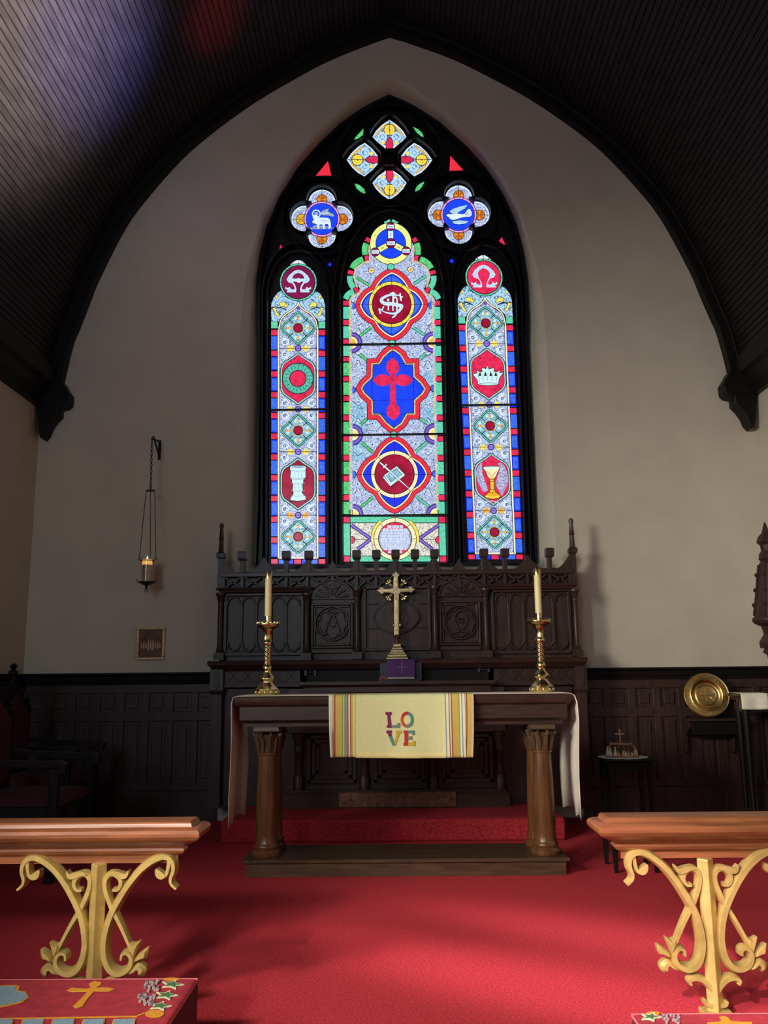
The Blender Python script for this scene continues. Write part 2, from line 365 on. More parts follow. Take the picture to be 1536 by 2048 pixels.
# panelled wainscot on the end wall and side walls
ZR = 1.20
def wains(name, label, f, u0, u1):
    g = MB(); d = lambda a, b, t: f(a, b, t)
    def bx(a0, a1, t0, t1, b0, b1):
        vs = [d(a, b, t) for b in (b0, b1) for t in (t0, t1) for a in (a0, a1)]
        g.add(vs, [(0, 2, 3, 1), (4, 5, 7, 6), (0, 1, 5, 4), (2, 6, 7, 3), (0, 4, 6, 2), (1, 3, 7, 5)])
    bx(u0, u1, 0.0, 0.012, 0, ZR - .1)
    bx(u0, u1, 0.0, 0.05, 0, 0.24); bx(u0, u1, 0, 0.03, 0.24, 0.30); bx(u0, u1, 0, 0.036, 0.80, 0.875); bx(u0, u1, 0, 0.036, 1.03, ZR - .09)
    p = 0.206; u = u0
    while u < u1:
        bx(u, min(u + .062, u1), 0, 0.035, 0.28, 1.05)
        if u + .17 < u1: bx(u + .092, u + .176, 0.0, 0.026, .34, .77); bx(u + .092, u + .176, 0, 0.026, .905, 1.0)
        u += p
    a = g.build(name, OAK, smooth=0, bevel=0.004); tag(a, label, 'wainscot', kind='structure')
    h = MB(); pr = [(0, ZR - .1), (.045, ZR - .1), (.05, ZR - .075), (.035, ZR - .065), (.04, ZR - .03), (.06, ZR - .015), (.06, ZR), (0, ZR)]
    n_ = len(pr); vs = [d(u0, b, t) for t, b in pr] + [d(u1, b, t) for t, b in pr]
    h.add(vs, [tuple(range(n_)), tuple(range(2 * n_ - 1, n_ - 1, -1))] + [(i, i + n_, (i + 1) % n_ + n_, (i + 1) % n_) for i in range(n_)])
    b_ = h.build('baseboard_' + name.split('_', 1)[1], BLACKOAK, smooth=0); b_.name = 'trim_rail_' + name.split('_', 1)[1]
    tag(b_, 'dark dado rail, ' + label.split(' ', 1)[1], 'trim', kind='structure')
wains('wainscot_back_left', 'panelled oak wainscot, end wall left of the screen', lambda a, b, t: (a, YW - t, b), -HX, -1.5)
wains('wainscot_back_right', 'panelled oak wainscot, end wall right of the screen', lambda a, b, t: (a, YW - t, b), 1.5, HX)
wains('wainscot_left', 'panelled oak wainscot, left side wall', lambda a, b, t: (-HX + t, a, b), 2.9, YW - .06)
wains('wainscot_right', 'panelled oak wainscot, right side wall', lambda a, b, t: (HX - t, a, b), 2.8, YW - .06)

# ================================================================== the stained glass window
G = {}
def gm(n, c, s=1.0, vary=0.2, scale=60, kind=0, dark=(30, 30, 70)): G[n] = glassmat('glass_' + n, c, s, vary, scale, kind, dark)
gm('blue', (24, 44, 236), 1.2, .35, 90); gm('blue_pale', (52, 98, 232), 1.1, .5, 120); gm('royal', (26, 62, 240), 1.1, .15, 20)
gm('red', (214, 40, 82), 1.0, .22, 25); gm('ruby', (150, 18, 52), 1.0, .35, 9); gm('maroon', (120, 22, 72), 1.0, .2, 12); gm('scarlet', (222, 45, 62), 1.0, .25, 70)
gm('teal', (92, 196, 164), 1.0, .3, 70); gm('green', (84, 190, 116), 1.0, .35, 60); gm('teal_line', (92, 170, 160), .9, .25, 60)
gm('white', (206, 224, 246), 1.0, .12, 60); gm('ice', (168, 206, 240), 1.0, .15, 60); gm('pearl', (190, 226, 226), 1.0, .2, 120)
gm('cream', (240, 226, 178), 1.0, .15, 80); gm('bead', (232, 220, 170), 1.0, .2, 60, 160, (60, 50, 40)); gm('yellow', (238, 214, 84), 1.0, .2, 60); gm('gold', (226, 168, 44), 1.0, .3, 60)
gm('lemon', (226, 234, 140), 1.0, .12, 40); gm('orange', (204, 112, 30), 1.0, .4, 90); gm('purple', (146, 112, 224), 1.0, .2, 60); gm('violet', (96, 72, 176), 1.0, .3, 120)
gm('pink', (226, 150, 210), 1.0, .1, 60); gm('grey', (150, 164, 190), .9, .4, 120)
gm('filigree', (194, 210, 246), 1.0, .18, 30, 62, (58, 56, 112)); gm('filigree_ice', (160, 208, 240), 1.0, .18, 30, 70, (48, 70, 118)); gm('filigree_cream', (228, 226, 206), 1.0, .15, 30, 55, (110, 108, 120))
gm('floral', (158, 208, 232), 1.0, .25, 40, 75, (50, 78, 84)); gm('foliage', (166, 206, 244), 1.0, .2, 40, 40, (14, 22, 62)); gm('wreath', (96, 196, 176), 1.0, .3, 60, 85, (20, 70, 70)); gm('leafwork', (176, 190, 230), .95, .25, 60, 90, (120, 30, 70))
G['lead'] = mat('lead_came', (0.006, 0.007, 0.010), 0.55); G['ink'] = mat('glass_paint', (0.012, 0.012, 0.022), 0.7)
GN = list(G)
class Pane:
    def __init__(s, ref=None): s.v = []; s.f = []; s.mi = []; s.d = (0, 0); s.use = {}
    def put(s, pts, m, L):
        y = YG + 0.012 - L * 0.0012
        o = len(s.v); s.v += [(a, y, b) for a, b in pts]; s.f.append(tuple(range(o, o + len(pts)))); s.mi.append(s.use.setdefault(m, len(s.use)))
    def W(s, p):
        q = aY(p[0], p[1], YG); return (q.x + s.d[0], q.z + s.d[1])
    def poly(s, pts, m, L, lead=0, lw=1.3):
        s.put([s.W(p) for p in pts], m, L)
        if lead: s.stroke(pts, lw, 'lead', L + .5, True)
    def stroke(s, pts, wd, m, L, closed=False):
        P = [Vector(p) for p in pts]; N = len(P); l = []; r = []
        for i in range(N):
            a = P[i - 1] if (i or closed) else P[i]; b = P[(i + 1) % N] if (i + 1 < N or closed) else P[i]
            e1 = (P[i] - a); e2 = (b - P[i]); e1 = e1.normalized() if e1.length > 1e-6 else e2.normalized(); e2 = e2.normalized() if e2.length > 1e-6 else e1
            t = e1 + e2; t = t.normalized() if t.length > 1e-6 else e1; nn = Vector((-t.y, t.x)); k = max(.5, nn.dot(Vector((-e1.y, e1.x))))
            ww = (wd[i] if isinstance(wd, (list, tuple)) else wd) / 2 / k
            l.append(s.W(P[i] + nn * ww)); r.append(s.W(P[i] - nn * ww))
        for i in range(N if closed else N - 1):
            j = (i + 1) % N; s.put([l[i], l[j], r[j], r[i]], m, L)
    def disc(s, cx, cy, r, m, L, n=28, ry=None, lead=0): s.poly(circ(cx, cy, r, n, ry), m, L, lead)
    def ring(s, cx, cy, r, wd, m, L, a0=0, a1=2 * pi, n=32):
        full = abs(a1 - a0 - 2 * pi) < 1e-6; s.stroke(circ(cx, cy, r, n, None, a0, a1), wd, m, L, full)
    def rect(s, x0, y0, x1, y1, m, L, lead=0, lw=1.0): s.poly([(x0, y0), (x1, y0), (x1, y1), (x0, y1)], m, L, lead, lw)
    def text(s, body, cx, cy, size, m, L, rot=0, sx=1.0):
        vs, fs = text_geo(body, size); c, q = cos(rot), sin(rot)
        pts = [s.W((cx + (x * sx) * c + (-y) * -q, cy + (x * sx) * q + (-y) * c)) for x, y in vs]
        for f in fs: s.put([pts[i] for i in f], m, L)
    def build(s, name, parent):
        me = bpy.data.meshes.new(name); me.from_pydata(s.v, [], s.f)
        for q in s.use: me.materials.append(G[q])
        me.polygons.foreach_set('material_index', s.mi); me.update()
        o = bpy.data.objects.new(name, me); COL.objects.link(o); o.parent = parent; return o
def star(cx, cy, r0, r1, n, rot=0): return [(cx + (r1 if k % 2 else r0) * cos(rot + pi * k / n), cy + (r1 if k % 2 else r0) * sin(rot + pi * k / n)) for k in range(2 * n)]
def mx(pts, c): return [(2 * c - x, y) for x, y in pts]

# tracery plate: the window itself, with the glass leaded in front of it and mouldings standing proud
tp = MB(); tp.prism(ri, YG + 0.02, YG + 0.06)
WIN = tp.build('window_1', TRACERY, smooth=0); tag(WIN, 'tall pointed stained glass window with black tracery', 'window', kind='structure')

# ---------------------------------------------------------------- side lights
def side_light(P, left):
    k1 = K(520, 500, 6.206); k2 = K(520, 800, 6.024)
    cx = 596
    # ground of ornament and its pale border lines
    P.rect(556, 655, 636, 1117, 'filigree', 0); P.poly([(558, 660), (560, 640), (575, 628), (588, 618), (596, 606), (604, 618), (617, 628), (632, 640), (634, 660)], 'filigree', 0.8)
    P.rect(542.5, 640, 650, 1127, 'lead', -1)
    for x in (556.8, 635): P.stroke([(x, 652), (x, 1116)], 2.6, 'cream', 1)
    P.stroke([(556, 1115.5), (636, 1115.5)], 2.6, 'cream', 1)
    for x in (559.2, 632.6): P.stroke([(x, 652), (x, 1116)], 1.1, 'lead', 1.5)
    # border blocks
    for xa, xb in ((542, 555), (637, 650)):
        P.rect(xa, 642.5, xb, 655.5, 'teal', 0)
        for k in range(11):
            y = 658.7 + 41.55 * k; P.rect(xa, y, xb, y + 10.8, 'red' if (k + (xa > 600)) % 3 else 'red', 0)
            P.rect(xa, y + 12.6, xb, y + 39.4, 'blue' if (k * 2 + (xa > 600)) % 3 else 'blue_pale', 0)
            P.rect(xa + 1.5, y + 15, xb - 1.5, y + 37, 'blue_pale', 0.4)
        P.rect(xa, 1118, xb, 1127, 'red', 0)
    for xa, xb, m_ in ((557, 570, 'blue_pale'), (572, 586, 'blue'), (588, 602, 'red'), (604, 616, 'blue'), (618, 635, 'blue_pale')): P.rect(xa, 1118.5, xb, 1127, m_, 0)
    # foliate diamonds
    for cy in (655.5, 860.6, 1073):
        dm = cat([(cx, cy - 34), (cx + 11, cy - 27), (cx + 19, cy - 18), (cx + 28, cy - 11), (cx + 35, cy), (cx + 28, cy + 11), (cx + 19, cy + 18), (cx + 11, cy + 27), (cx, cy + 34), (cx - 11, cy + 27), (cx - 19, cy + 18), (cx - 28, cy + 11), (cx - 35, cy), (cx - 28, cy - 11), (cx - 19, cy - 18), (cx - 11, cy - 27)], 3, True)
        P.poly(dm, 'lead', 2); P.poly(inset(dm, 1.2), 'teal', 2.5); P.poly(inset(dm, 3.2), 'lead', 3); P.poly(inset(dm, 4.6), 'floral', 3.5)
        for sx, sy in ((1, 1), (1, -1), (-1, 1), (-1, -1)): P.stroke([(cx + 6 * sx, cy + 6 * sy), (cx + 18 * sx, cy + 17 * sy)], 1.5, 'lead', 4.4)
        for dx, dy in ((19, 0), (-19, 0), (0, 19), (0, -19)):
            px, py = cx + dx, cy + dy
            for a in range(3): P.disc(px + (5 if dy else 0) * (a - 1) + (0 if dy else 2 * (a % 2) - 1), py + (5 if dx else 0) * (a - 1), 2.7, 'pearl' if a != 1 else 'gold', 4, 10)
            P.disc(px + dx * .25, py + dy * .25, 1.8, 'orange', 4.2, 8)
        P.poly(star(cx, cy, 7, 14.5, 8, pi / 8), 'gold', 4.6); P.poly(star(cx, cy, 5, 12, 4, 0), 'orange', 4.7); P.disc(cx, cy, 9.8, 'lead', 4.8, 18); P.disc(cx, cy, 8.2, 'ruby', 5, 18)
    # purple bosses with yellow leaves
    for cy in (696, 818, 903, 1030):
        P.stroke([(558, cy), (634, cy)], 1.3, 'lead', 1.8)
        for sg in (-1, 1):
            lf = [(7, 0), (12, -4), (14, -8), (17, -4), (22, -6), (20, -1), (24, 0), (20, 1.5), (22, 6), (17, 4.5), (14, 8), (12, 4)]
            P.poly([(cx + sg * a, cy + b) for a, b in lf], 'yellow' if cy < 1000 else 'gold', 2.2)
            P.stroke([(cx + sg * 8, cy), (cx + sg * 22, cy)], 1.2, 'ink', 2.6)
            for q in (-1, 1):
                P.ring(cx + sg * 27, cy + q * 12, 5.0, 1.8, 'white', 2.0, 0, 5, 14); P.ring(cx + sg * 27, cy + q * 12, 2.4, 1.1, 'ink', 2.1, 1, 6, 10)
                P.stroke(cat([(cx + sg * 31, cy + q * 20), (cx + sg * 24, cy + q * 19), (cx + sg * 19, cy + q * 13), (cx + sg * 22, cy + q * 8)], 4), 2.2, 'white', 1.9)
        P.disc(cx, cy, 6.6, 'lead', 3, 16); P.disc(cx, cy, 4.9, 'purple', 3.4, 14); P.stroke([(cx - 4, cy), (cx + 4, cy)], 1, 'ink', 3.8)
    # red medallions
    for cy in (757, 967.5):
        md = cat([(cx, cy - 53), (cx + 9, cy - 47), (cx + 19, cy - 40), (cx + 30, cy - 33), (cx + 36, cy - 20), (cx + 36.5, cy), (cx + 36, cy + 20), (cx + 30, cy + 32), (cx + 19, cy + 40), (cx + 9, cy + 47), (cx, cy + 53), (cx - 9, cy + 47), (cx - 19, cy + 40), (cx - 30, cy + 32), (cx - 36, cy + 20), (cx - 36.5, cy), (cx - 36, cy - 20), (cx - 30, cy - 33), (cx - 19, cy - 40), (cx - 9, cy - 47)], 3, True)
        P.poly(md, 'lead', 2.4); P.poly(inset(md, 1.3), 'teal_line', 2.8); P.poly(inset(md, 2.6), 'pearl', 2.9); P.poly(inset(md, 3.9), 'lead', 3.2); P.poly(inset(md, 5.0), 'red' if cy < 900 or not left else 'ruby', 3.6)
    for cy, ys in ((757, -1), (967.5, 1)):
        for q in (-1, 1):
            P.stroke([(cx - 17, cy + q * 38), (cx - 12, cy + q * 30)], .9, 'lead', 3.8); P.stroke([(cx + 17, cy + q * 38), (cx + 12, cy + q * 30)], .9, 'lead', 3.8)
    # saddle bar
    # head: letter roundel, foliage and ogee
    ar = k1((140, 880), (135, 760), (140, 660), (165, 590), (215, 525), (260, 500), (330, 590), (470, 615), (610, 590), (690, 505), (740, 530), (785, 600), (805, 670), (808, 880), (720, 880), (712, 850), (640, 780), (540, 740), (480, 660), (472, 640), (460, 660), (400, 735), (300, 790), (240, 860), (235, 880))
    P.poly(ar, 'foliage', 0.5)
    for q in (0, 1):
        f = (lambda p: p) if not q else (lambda p: mx(p, 596.3))
        for pt in (k1((180, 560), (215, 555), (225, 590), (195, 600)), k1((240, 650), (300, 640), (340, 690), (330, 715), (290, 690), (250, 700)), k1((150, 715), (190, 705), (205, 760), (240, 800), (225, 825), (195, 805), (180, 760))): P.poly(f(pt), 'yellow', 1.5, 1, .7)
        P.stroke(f(cat(k1((150, 690), (190, 620), (240, 580), (250, 530)), 4)), 2.4, 'ice', 1); P.stroke(f(cat(k1((330, 740), (375, 680), (365, 630), (310, 590), (255, 610), (230, 650)), 4)), 2.6, 'ice', 1)
        P.stroke(f(cat(k1((455, 640), (410, 690), (350, 750), (280, 760)), 4)), 3.2, 'ice', 1); P.stroke(f(cat(k1((150, 860), (175, 820), (240, 830), (290, 770)), 4)), 3, 'ice', 1)
        P.stroke(f(k1((150, 700), (200, 715), (250, 705), (320, 735))), 2.0, 'lead', 1.3)
        P.stroke(f(cat(k1((472, 650), (455, 690), (400, 740), (320, 790), (260, 860), (240, 940), (232, 990)), 4)), 4.4, 'lead', 3); P.stroke(f(cat(k1((472, 650), (455, 690), (400, 740), (320, 790), (260, 860), (240, 940), (232, 990)), 4)), 2.2, 'cream', 3.3)
    P.disc(596.3, 616, 3.6, 'violet', 3.6, 12)
    P.poly(k1((360, 195), (400, 150), (450, 122), (475, 118), (500, 122), (545, 150), (585, 195)), 'white', .5); P.stroke(k1((475, 118), (475, 190)), 1, 'lead', 1)
    for a in (400, 430, 520, 550): P.stroke(k1((a, 190), (a + (8 if a < 475 else -8), 150)), 1.4, 'yellow' if a in (430, 520) else 'lead', 1)
    P.disc(596.4, 563.6, 38, 'lead', 1); P.disc(596.4, 563.6, 36.8, 'teal', 1.5); P.disc(596.4, 563.6, 34.2, 'lead', 2); P.disc(596.4, 563.6, 32.8, 'maroon' if left else 'red', 2.5)
    for a in range(8): P.stroke([(596.4 + 34 * cos(a * pi / 4), 563.6 + 34 * sin(a * pi / 4)), (596.4 + 37 * cos(a * pi / 4), 563.6 + 37 * sin(a * pi / 4))], 1, 'lead', 2.2)
    # the letters, leaded in pale blue
    hL = [(470, 240), (420, 258), (360, 310), (330, 360), (350, 395), (400, 410), (425, 450), (430, 485), (385, 485), (370, 455), (340, 470), (315, 450), (315, 480), (345, 490), (330, 520), (445, 520), (450, 480), (435, 430), (405, 385)]
    if left:
        a_ = k1(*(hL + [(400, 330), (420, 300), (450, 284), (470, 280)])); b_ = mx(a_, 596.3)
        for q in (a_, b_): P.poly(q, 'white', 3.2); P.poly(inset(q, 1.0), 'ice', 3.4)
        P.poly(k1((400, 352), (455, 352), (475, 343), (500, 352), (555, 352), (555, 385), (510, 388), (480, 405), (450, 388), (400, 385)), 'white', 3.3); P.poly(k1((410, 360), (545, 360), (545, 376), (410, 376)), 'ice', 3.5)
    else:
        a_ = k1(*(hL[:12] + hL[12:16] + [(447, 480), (430, 440), (405, 390), (398, 345), (415, 310), (445, 290), (470, 280)])); b_ = mx(a_, 596.3)
        for q in (a_, b_): P.poly(q, 'white', 3.2); P.poly(inset(q, 1.0), 'ice', 3.4)
    if left:
        P.disc(595.5, 756.5, 31.5, 'lead', 4, 36); P.disc(595.5, 756.5, 30, 'wreath', 4.4, 36)
        for k in range(20):
            a = k * pi / 10; x, y = 595.5 + 23 * cos(a), 756.5 + 23 * sin(a)
            P.stroke([(x - 5 * cos(a + .8), y - 5 * sin(a + .8)), (x, y), (x + 5 * cos(a - .5), y + 5 * sin(a - .5))], 1.9, 'teal', 4.7); P.stroke([(x - 4 * cos(a - .6), y - 4 * sin(a - .6)), (x + 3 * cos(a), y + 3 * sin(a))], .8, 'ink', 4.8)
        P.disc(595.5, 756.5, 17, 'lead', 5); P.disc(595.5, 756.5, 15.6, 'red', 5.4)
        fo = k2((365, 800), (385, 790), (450, 788), (530, 790), (555, 805), (545, 850), (550, 930), (520, 950), (520, 995), (510, 1010), (515, 1085), (500, 1110), (525, 1140), (550, 1165), (550, 1200), (460, 1215), (365, 1205), (370, 1170), (395, 1150), (405, 1110), (390, 1085), (400, 1010), (385, 995), (385, 950), (365, 935), (370, 850), (360, 830))
        P.poly(inset(fo, -1.2), 'lead', 4); P.poly(fo, 'pearl', 4.5)
        for ya in (805, 850, 935, 950, 1000, 1088, 1150): P.stroke(k2((375, ya), (460, ya + 8), (540, ya)), 1.0, 'grey', 4.9)
        for xa in (420, 460, 500): P.stroke(k2((xa, 860), (xa, 925)), .8, 'grey', 4.9); P.stroke(k2((xa, 1015), (xa, 1080)), .9, 'grey', 4.9)
        P.poly(circ(*k2((458, 806))[0], 13, 16, 2.2), 'grey', 5)
    else:
        # crown and chalice were traced in the right light: bring them into this light's frame
        k6 = lambda *p: [(x - RDX(y), y - RDY) for x, y in K(890, 490, 6.022)(*p)]; k7 = lambda *p: [(x - RDX(y), y - RDY) for x, y in K(890, 800, 6.022)(*p)]
        cr = k6((340, 1540), (395, 1525), (385, 1490), (415, 1510), (460, 1510), (445, 1470), (475, 1465), (500, 1480), (516, 1430), (532, 1480), (570, 1470), (595, 1460), (590, 1510), (640, 1510), (665, 1490), (660, 1525), (705, 1520), (660, 1580), (640, 1660), (525, 1675), (415, 1662), (390, 1600))
        P.poly(inset(cr, -1.3), 'lead', 4); P.poly(cr, 'pearl', 4.5)
        for a, b in ((430, 400), (470, 455), (520, 516), (570, 580), (620, 640)): P.stroke(k6((a - 4, 1640), (b, 1530)), 1.1, 'grey', 4.8)
        for a in (420, 485, 550, 610): P.poly(k6((a - 12, 1560), (a + 8, 1500), (a + 22, 1560)), 'ink', 4.7)
        P.poly(cat(k6((415, 1662), (525, 1640), (640, 1655), (635, 1632), (525, 1618), (412, 1636)), 2, True), 'white', 4.9); P.stroke(k6((415, 1655), (525, 1640), (640, 1650)), .9, 'ink', 5)
        # corn and vine beside the cup
        gr = cat(k7((640, 740), (700, 760), (745, 850), (755, 960), (720, 1060), (680, 1130), (650, 1080), (610, 1000), (630, 900), (650, 830)), 3, True); P.poly(gr, 'leafwork', 4.1)
        wh = cat(k7((390, 790), (440, 740), (450, 860), (480, 960), (510, 1060), (470, 1090), (430, 1040), (390, 950), (370, 870)), 3, True); P.poly(wh, 'leafwork', 4.1)
        for k in range(7): P.stroke(k7((400 + k * 12, 830 + k * 36), (440 + k * 12, 850 + k * 36)), 1.1, 'white', 4.3); P.stroke(k7((640 + 12 * (k % 3), 800 + k * 40), (700 + 8 * (k % 2), 815 + k * 38)), 1.1, 'white', 4.3)
        cup = k7((455, 795), (480, 785), (555, 782), (640, 782), (655, 795), (630, 850), (605, 905), (590, 930), (590, 1050), (605, 1095), (650, 1120), (660, 1145), (630, 1165), (570, 1172), (500, 1165), (475, 1140), (500, 1115), (535, 1090), (545, 1040), (535, 930), (510, 900), (490, 840))
        P.poly(inset(cup, -1.2), 'lead', 4.4); P.poly(cup, 'gold', 4.8)
        P.poly(k7((455, 795), (480, 785), (640, 785), (655, 795), (630, 850), (605, 905), (560, 925), (520, 910), (490, 840)), 'cream', 5); P.poly(circ(*k7((555, 797))[0], 15.5, 18, 2.4), 'pearl', 5.3)
        P.stroke(k7((500, 835), (560, 905), (620, 835)), 1.3, 'orange', 5.2); P.stroke(k7((565, 940), (565, 1090)), 1.6, 'yellow', 5.1); P.stroke(k7((485, 1140), (570, 1155), (650, 1140)), 2.0, 'yellow', 5.1)
        for ya in (940, 965, 1060, 1100): P.stroke(k7((540, ya), (592, ya)), 1.0, 'ink', 5.2)
        P.stroke(k7((480, 1215), (560, 1195), (640, 1215)), 1.2, 'white', 4.5)
RDX = lambda y: 373.6 + (y - 552) * 0.0365
RDY = -12
for left in (True, False):
    P = Pane()
    if not left:
        c1 = [aY(596.4, 563.6, YG), aY(595.5, 1073, YG)]; c2 = [aY(970, 552, YG), aY(987, 1066, YG)]
        P.d = (((c2[0].x + c2[1].x) - (c1[0].x + c1[1].x)) / 2, ((c2[0].z + c2[1].z) - (c1[0].z + c1[1].z)) / 2)
    side_light(P, left); o = P.build('lancet_glass', WIN)
    o['label'] = 'side light with %s' % ('Alpha roundel, wreath and font' if left else 'Omega roundel, crown and chalice')

# ---------------------------------------------------------------- centre light
P = Pane(); k3 = K(670, 430, 6.678); k4 = K(670, 670, 6.678); k5 = K(670, 860, 6.678)
def wx(x800, y):                       # plumb line through a picture column at the height of y=800
    X = aY(x800, 800, YG).x; p = aY(768, y, YG); lo = 600.0; hi = 960.0
    for _ in range(30):
        mm_ = (lo + hi) / 2
        if aY(mm_, y, YG).x < X: lo = mm_
        else: hi = mm_
    return (lo, y)
def vrect(xa, ya, xb, yb, m_, L): P.poly([wx(xa, ya), wx(xb, ya), wx(xb, yb), wx(xa, yb)], m_, L)
headL = k3((105, 1150), (125, 1065), (190, 1000), (240, 975), (195, 915), (162, 840), (168, 760), (200, 685), (270, 610), (370, 562), (362, 470), (375, 385), (410, 310), (480, 230), (570, 140), (650, 90), (740, 55))
headLs = cat(headL, 3)
AXC = lambda y: 783.6 + (y - 560) * 0.0125
mirc = lambda pts: [(2 * AXC(y) - x, y) for x, y in pts]
P.poly(headLs + mirc(headLs)[::-1][1:] + [wx(872 + 13, 1124), wx(686.5, 1124)], 'lead', -1)
P.poly(inset(headLs + mirc(headLs)[::-1][1:] + [wx(885, 1031), wx(686.5, 1031)], 12), 'filigree', 0)
vrect(704, 640, 868.5, 1030, 'filigree', 0.1)
for a, b in ((745, 800), (815, 850)):
    vrect(846, a, 868, b, 'filigree_ice', .2); vrect(704, a + 60, 730, b + 70, 'filigree_ice', .2)
# border: green and ruby
reds = [(600.7, 609.7), (639, 649.4), (677.8, 686.5), (713.4, 721.7), (752.4, 762), (791, 801), (830, 840), (872, 881.7), (910, 920.6), (950.6, 962), (989.5, 1000)]
greens = [(612.7, 636.7), (651.6, 675.6), (691, 711), (724.7, 750), (764, 789), (804, 828), (843, 867), (883, 908.7), (923, 948), (963, 988), (1003, 1027.7)]
for xa, xb in ((686.7, 698.3), (872.3, 884.5)):
    for a, b in reds: vrect(xa, a, xb, b, 'red', 0.5)
    for a, b in greens: vrect(xa, a, xb, b, 'green' if xa < 800 and a > 700 else 'teal', 0.5)
for xa, xb in ((700, 703), (867.8, 870.8)): vrect(xa, 606, xb, 1028, 'bead', .6)
def seg(pts, m_, wd=11.0, L=.6):
    q = cat(k3(*pts), 4)
    for z in (q, mirc(q)): P.stroke(z, wd, m_, L)
seg([(140, 1115), (165, 1065), (205, 1032), (250, 1012)], 'teal'); seg([(262, 1008), (310, 985)], 'red')
seg([(248, 968), (215, 915), (198, 855), (200, 805)], 'teal'); seg([(203, 785), (212, 735)], 'red'); seg([(226, 705), (260, 650), (315, 605), (375, 580)], 'green'); seg([(398, 575), (452, 568)], 'red')
seg([(402, 525), (396, 470), (400, 420), (415, 370)], 'green'); seg([(424, 350), (450, 300)], 'red', 9); seg([(660, 100), (700, 82), (735, 62)], 'teal', 5)
def bead(pts, L=.8):
    q = cat(k3(*pts), 4)
    for z in (q, mirc(q)): P.stroke(z, 3.2, 'bead', L)
bead([(200, 1180), (205, 1120), (250, 1065), (335, 1040), (335, 985)]); bead([(300, 960), (268, 880), (258, 800), (275, 720), (320, 670), (400, 625), (480, 605), (490, 560)]); bead([(468, 540), (452, 470), (460, 400)])
# cusp webs
# bands across
ctr = lambda y: AXC(y)
def lobes(cx, cy, top, right, bot, left_, nt, nr, bulge=6):
    (nlx, nly), (nrx, nry), (nlx2, nly2), (nrx2, nry2) = nt + nr
    def arc(a, b):
        a, b = Vector(a), Vector(b); mid = (a + b) / 2; out = mid - Vector((cx, cy)); nn = Vector((-(b - a).y, (b - a).x)).normalized()
        if nn.dot(out) < 0: nn = -nn
        return [tuple(a + (b - a) * t + nn * bulge * 4 * t * (1 - t)) for t in (0, .17, .33, .5, .67, .83)]
    NL, NR, BL, BR = (nlx, nly), (nrx, nry), (nlx2, nly2), (nrx2, nry2); out = []
    for a, b in ((top, NR), (NR, right), (right, BR), (BR, bot), (bot, BL), (BL, left_), (left_, NL), (NL, top)): out += arc(a, b)
    return out
def medal(cx, cy, pts):
    q = lobes(cx, cy, *pts); P.poly(inset(q, -1.2), 'lead', 2.6); P.poly(q, 'scarlet', 2.8); P.poly(q, 'ruby', 2.7)
    P.poly(inset(q, 7.2), 'lead', 3); P.poly(inset(q, 8.2), 'cream', 3.2); P.poly(inset(q, 10.8), 'lead', 3.4); P.poly(inset(q, 12.0), 'blue', 3.6)
    i2 = inset(q, 13.5); P.poly([(cx + (x - cx) * .98, cy + (y - cy) * .98) for x, y in i2], 'blue_pale' if cy < 700 else 'blue', 3.7)
    P.stroke([(cx, pts[0][1] + 14), (cx, pts[2][1] - 14)], 1.0, 'lead', 4); P.stroke([(pts[3][0] + 2, cy), (pts[1][0] - 2, cy)], 1.0, 'lead', 4)
medal(783.2, 608, ((783.8, 534.8), (855.7, 607.5), (784.8, 683), (711, 609.7), ((742, 572), (824, 570)), ((743, 647), (825, 646))))
medal(789, 948.3, ((789, 870), (863, 948), (789.5, 1026.5), (714, 949), ((747, 909), (829.5, 908)), ((748, 988), (831, 987.5))))
# diagonal green bars, corner half-rounds, side half-rounds
for pts in ((k3((285, 825), (460, 935))), (k3((1050, 920), (1225, 800))), (k3((330, 1615), (480, 1490))), (k3((1040, 1490), (1200, 1600))), (k4((320, 245), (430, 340))), (k4((1210, 240), (1120, 330))), (k4((340, 1195), (430, 1110))), (k4((1240, 1180), (1130, 1105))), (k5((350, 160), (510, 300))), (k5((1240, 150), (1075, 285))), (k5((340, 1030), (510, 890))), (k5((1260, 1020), (1080, 880)))):
    P.stroke(pts, 6.4, 'lead', 1.2); P.stroke(pts, 4.2, 'teal' if pts[0][0] > 780 else 'green', 1.4)
for (cx, cy, a0, a1) in ((703, 684.6, -pi / 2, pi / 2), (866, 683.5, pi / 2, 1.5 * pi), (705, 868.5, -pi / 2, pi / 2), (869, 867, pi / 2, 1.5 * pi), (705.5, 1029, -pi / 2, 0), (873, 1028, pi, 1.5 * pi)):
    P.poly([(cx, cy)] + circ(cx, cy, 21.5, 14, None, a0, a1), 'lead', 1.5); P.poly([(cx, cy)] + circ(cx, cy, 20.2, 14, None, a0, a1), 'violet', 1.8); P.ring(cx, cy, 16.5, 1.2, 'purple', 2, a0, a1, 14)
    P.poly([(cx, cy)] + circ(cx, cy, 13.4, 14, None, a0, a1), 'lead', 2.1); P.poly([(cx, cy)] + circ(cx, cy, 12.2, 14, None, a0, a1), 'cream', 2.3); P.poly([(cx, cy)] + circ(cx, cy, 8, 12, None, a0, a1), 'gold' if cy < 700 else 'yellow', 2.5)
for cx, cy, a0 in ((704.5, 610.5, -pi / 2), (863.5, 609.5, pi / 2), (704.5, 779, -pi / 2), (868, 776, pi / 2), (705.5, 948.5, -pi / 2), (871, 947, pi / 2)):
    P.poly(circ(cx, cy, 7.5, 12, None, a0, a0 + pi), 'lead', 1.2); P.poly(circ(cx, cy, 6.2, 12, None, a0, a0 + pi), 'blue_pale', 1.5)
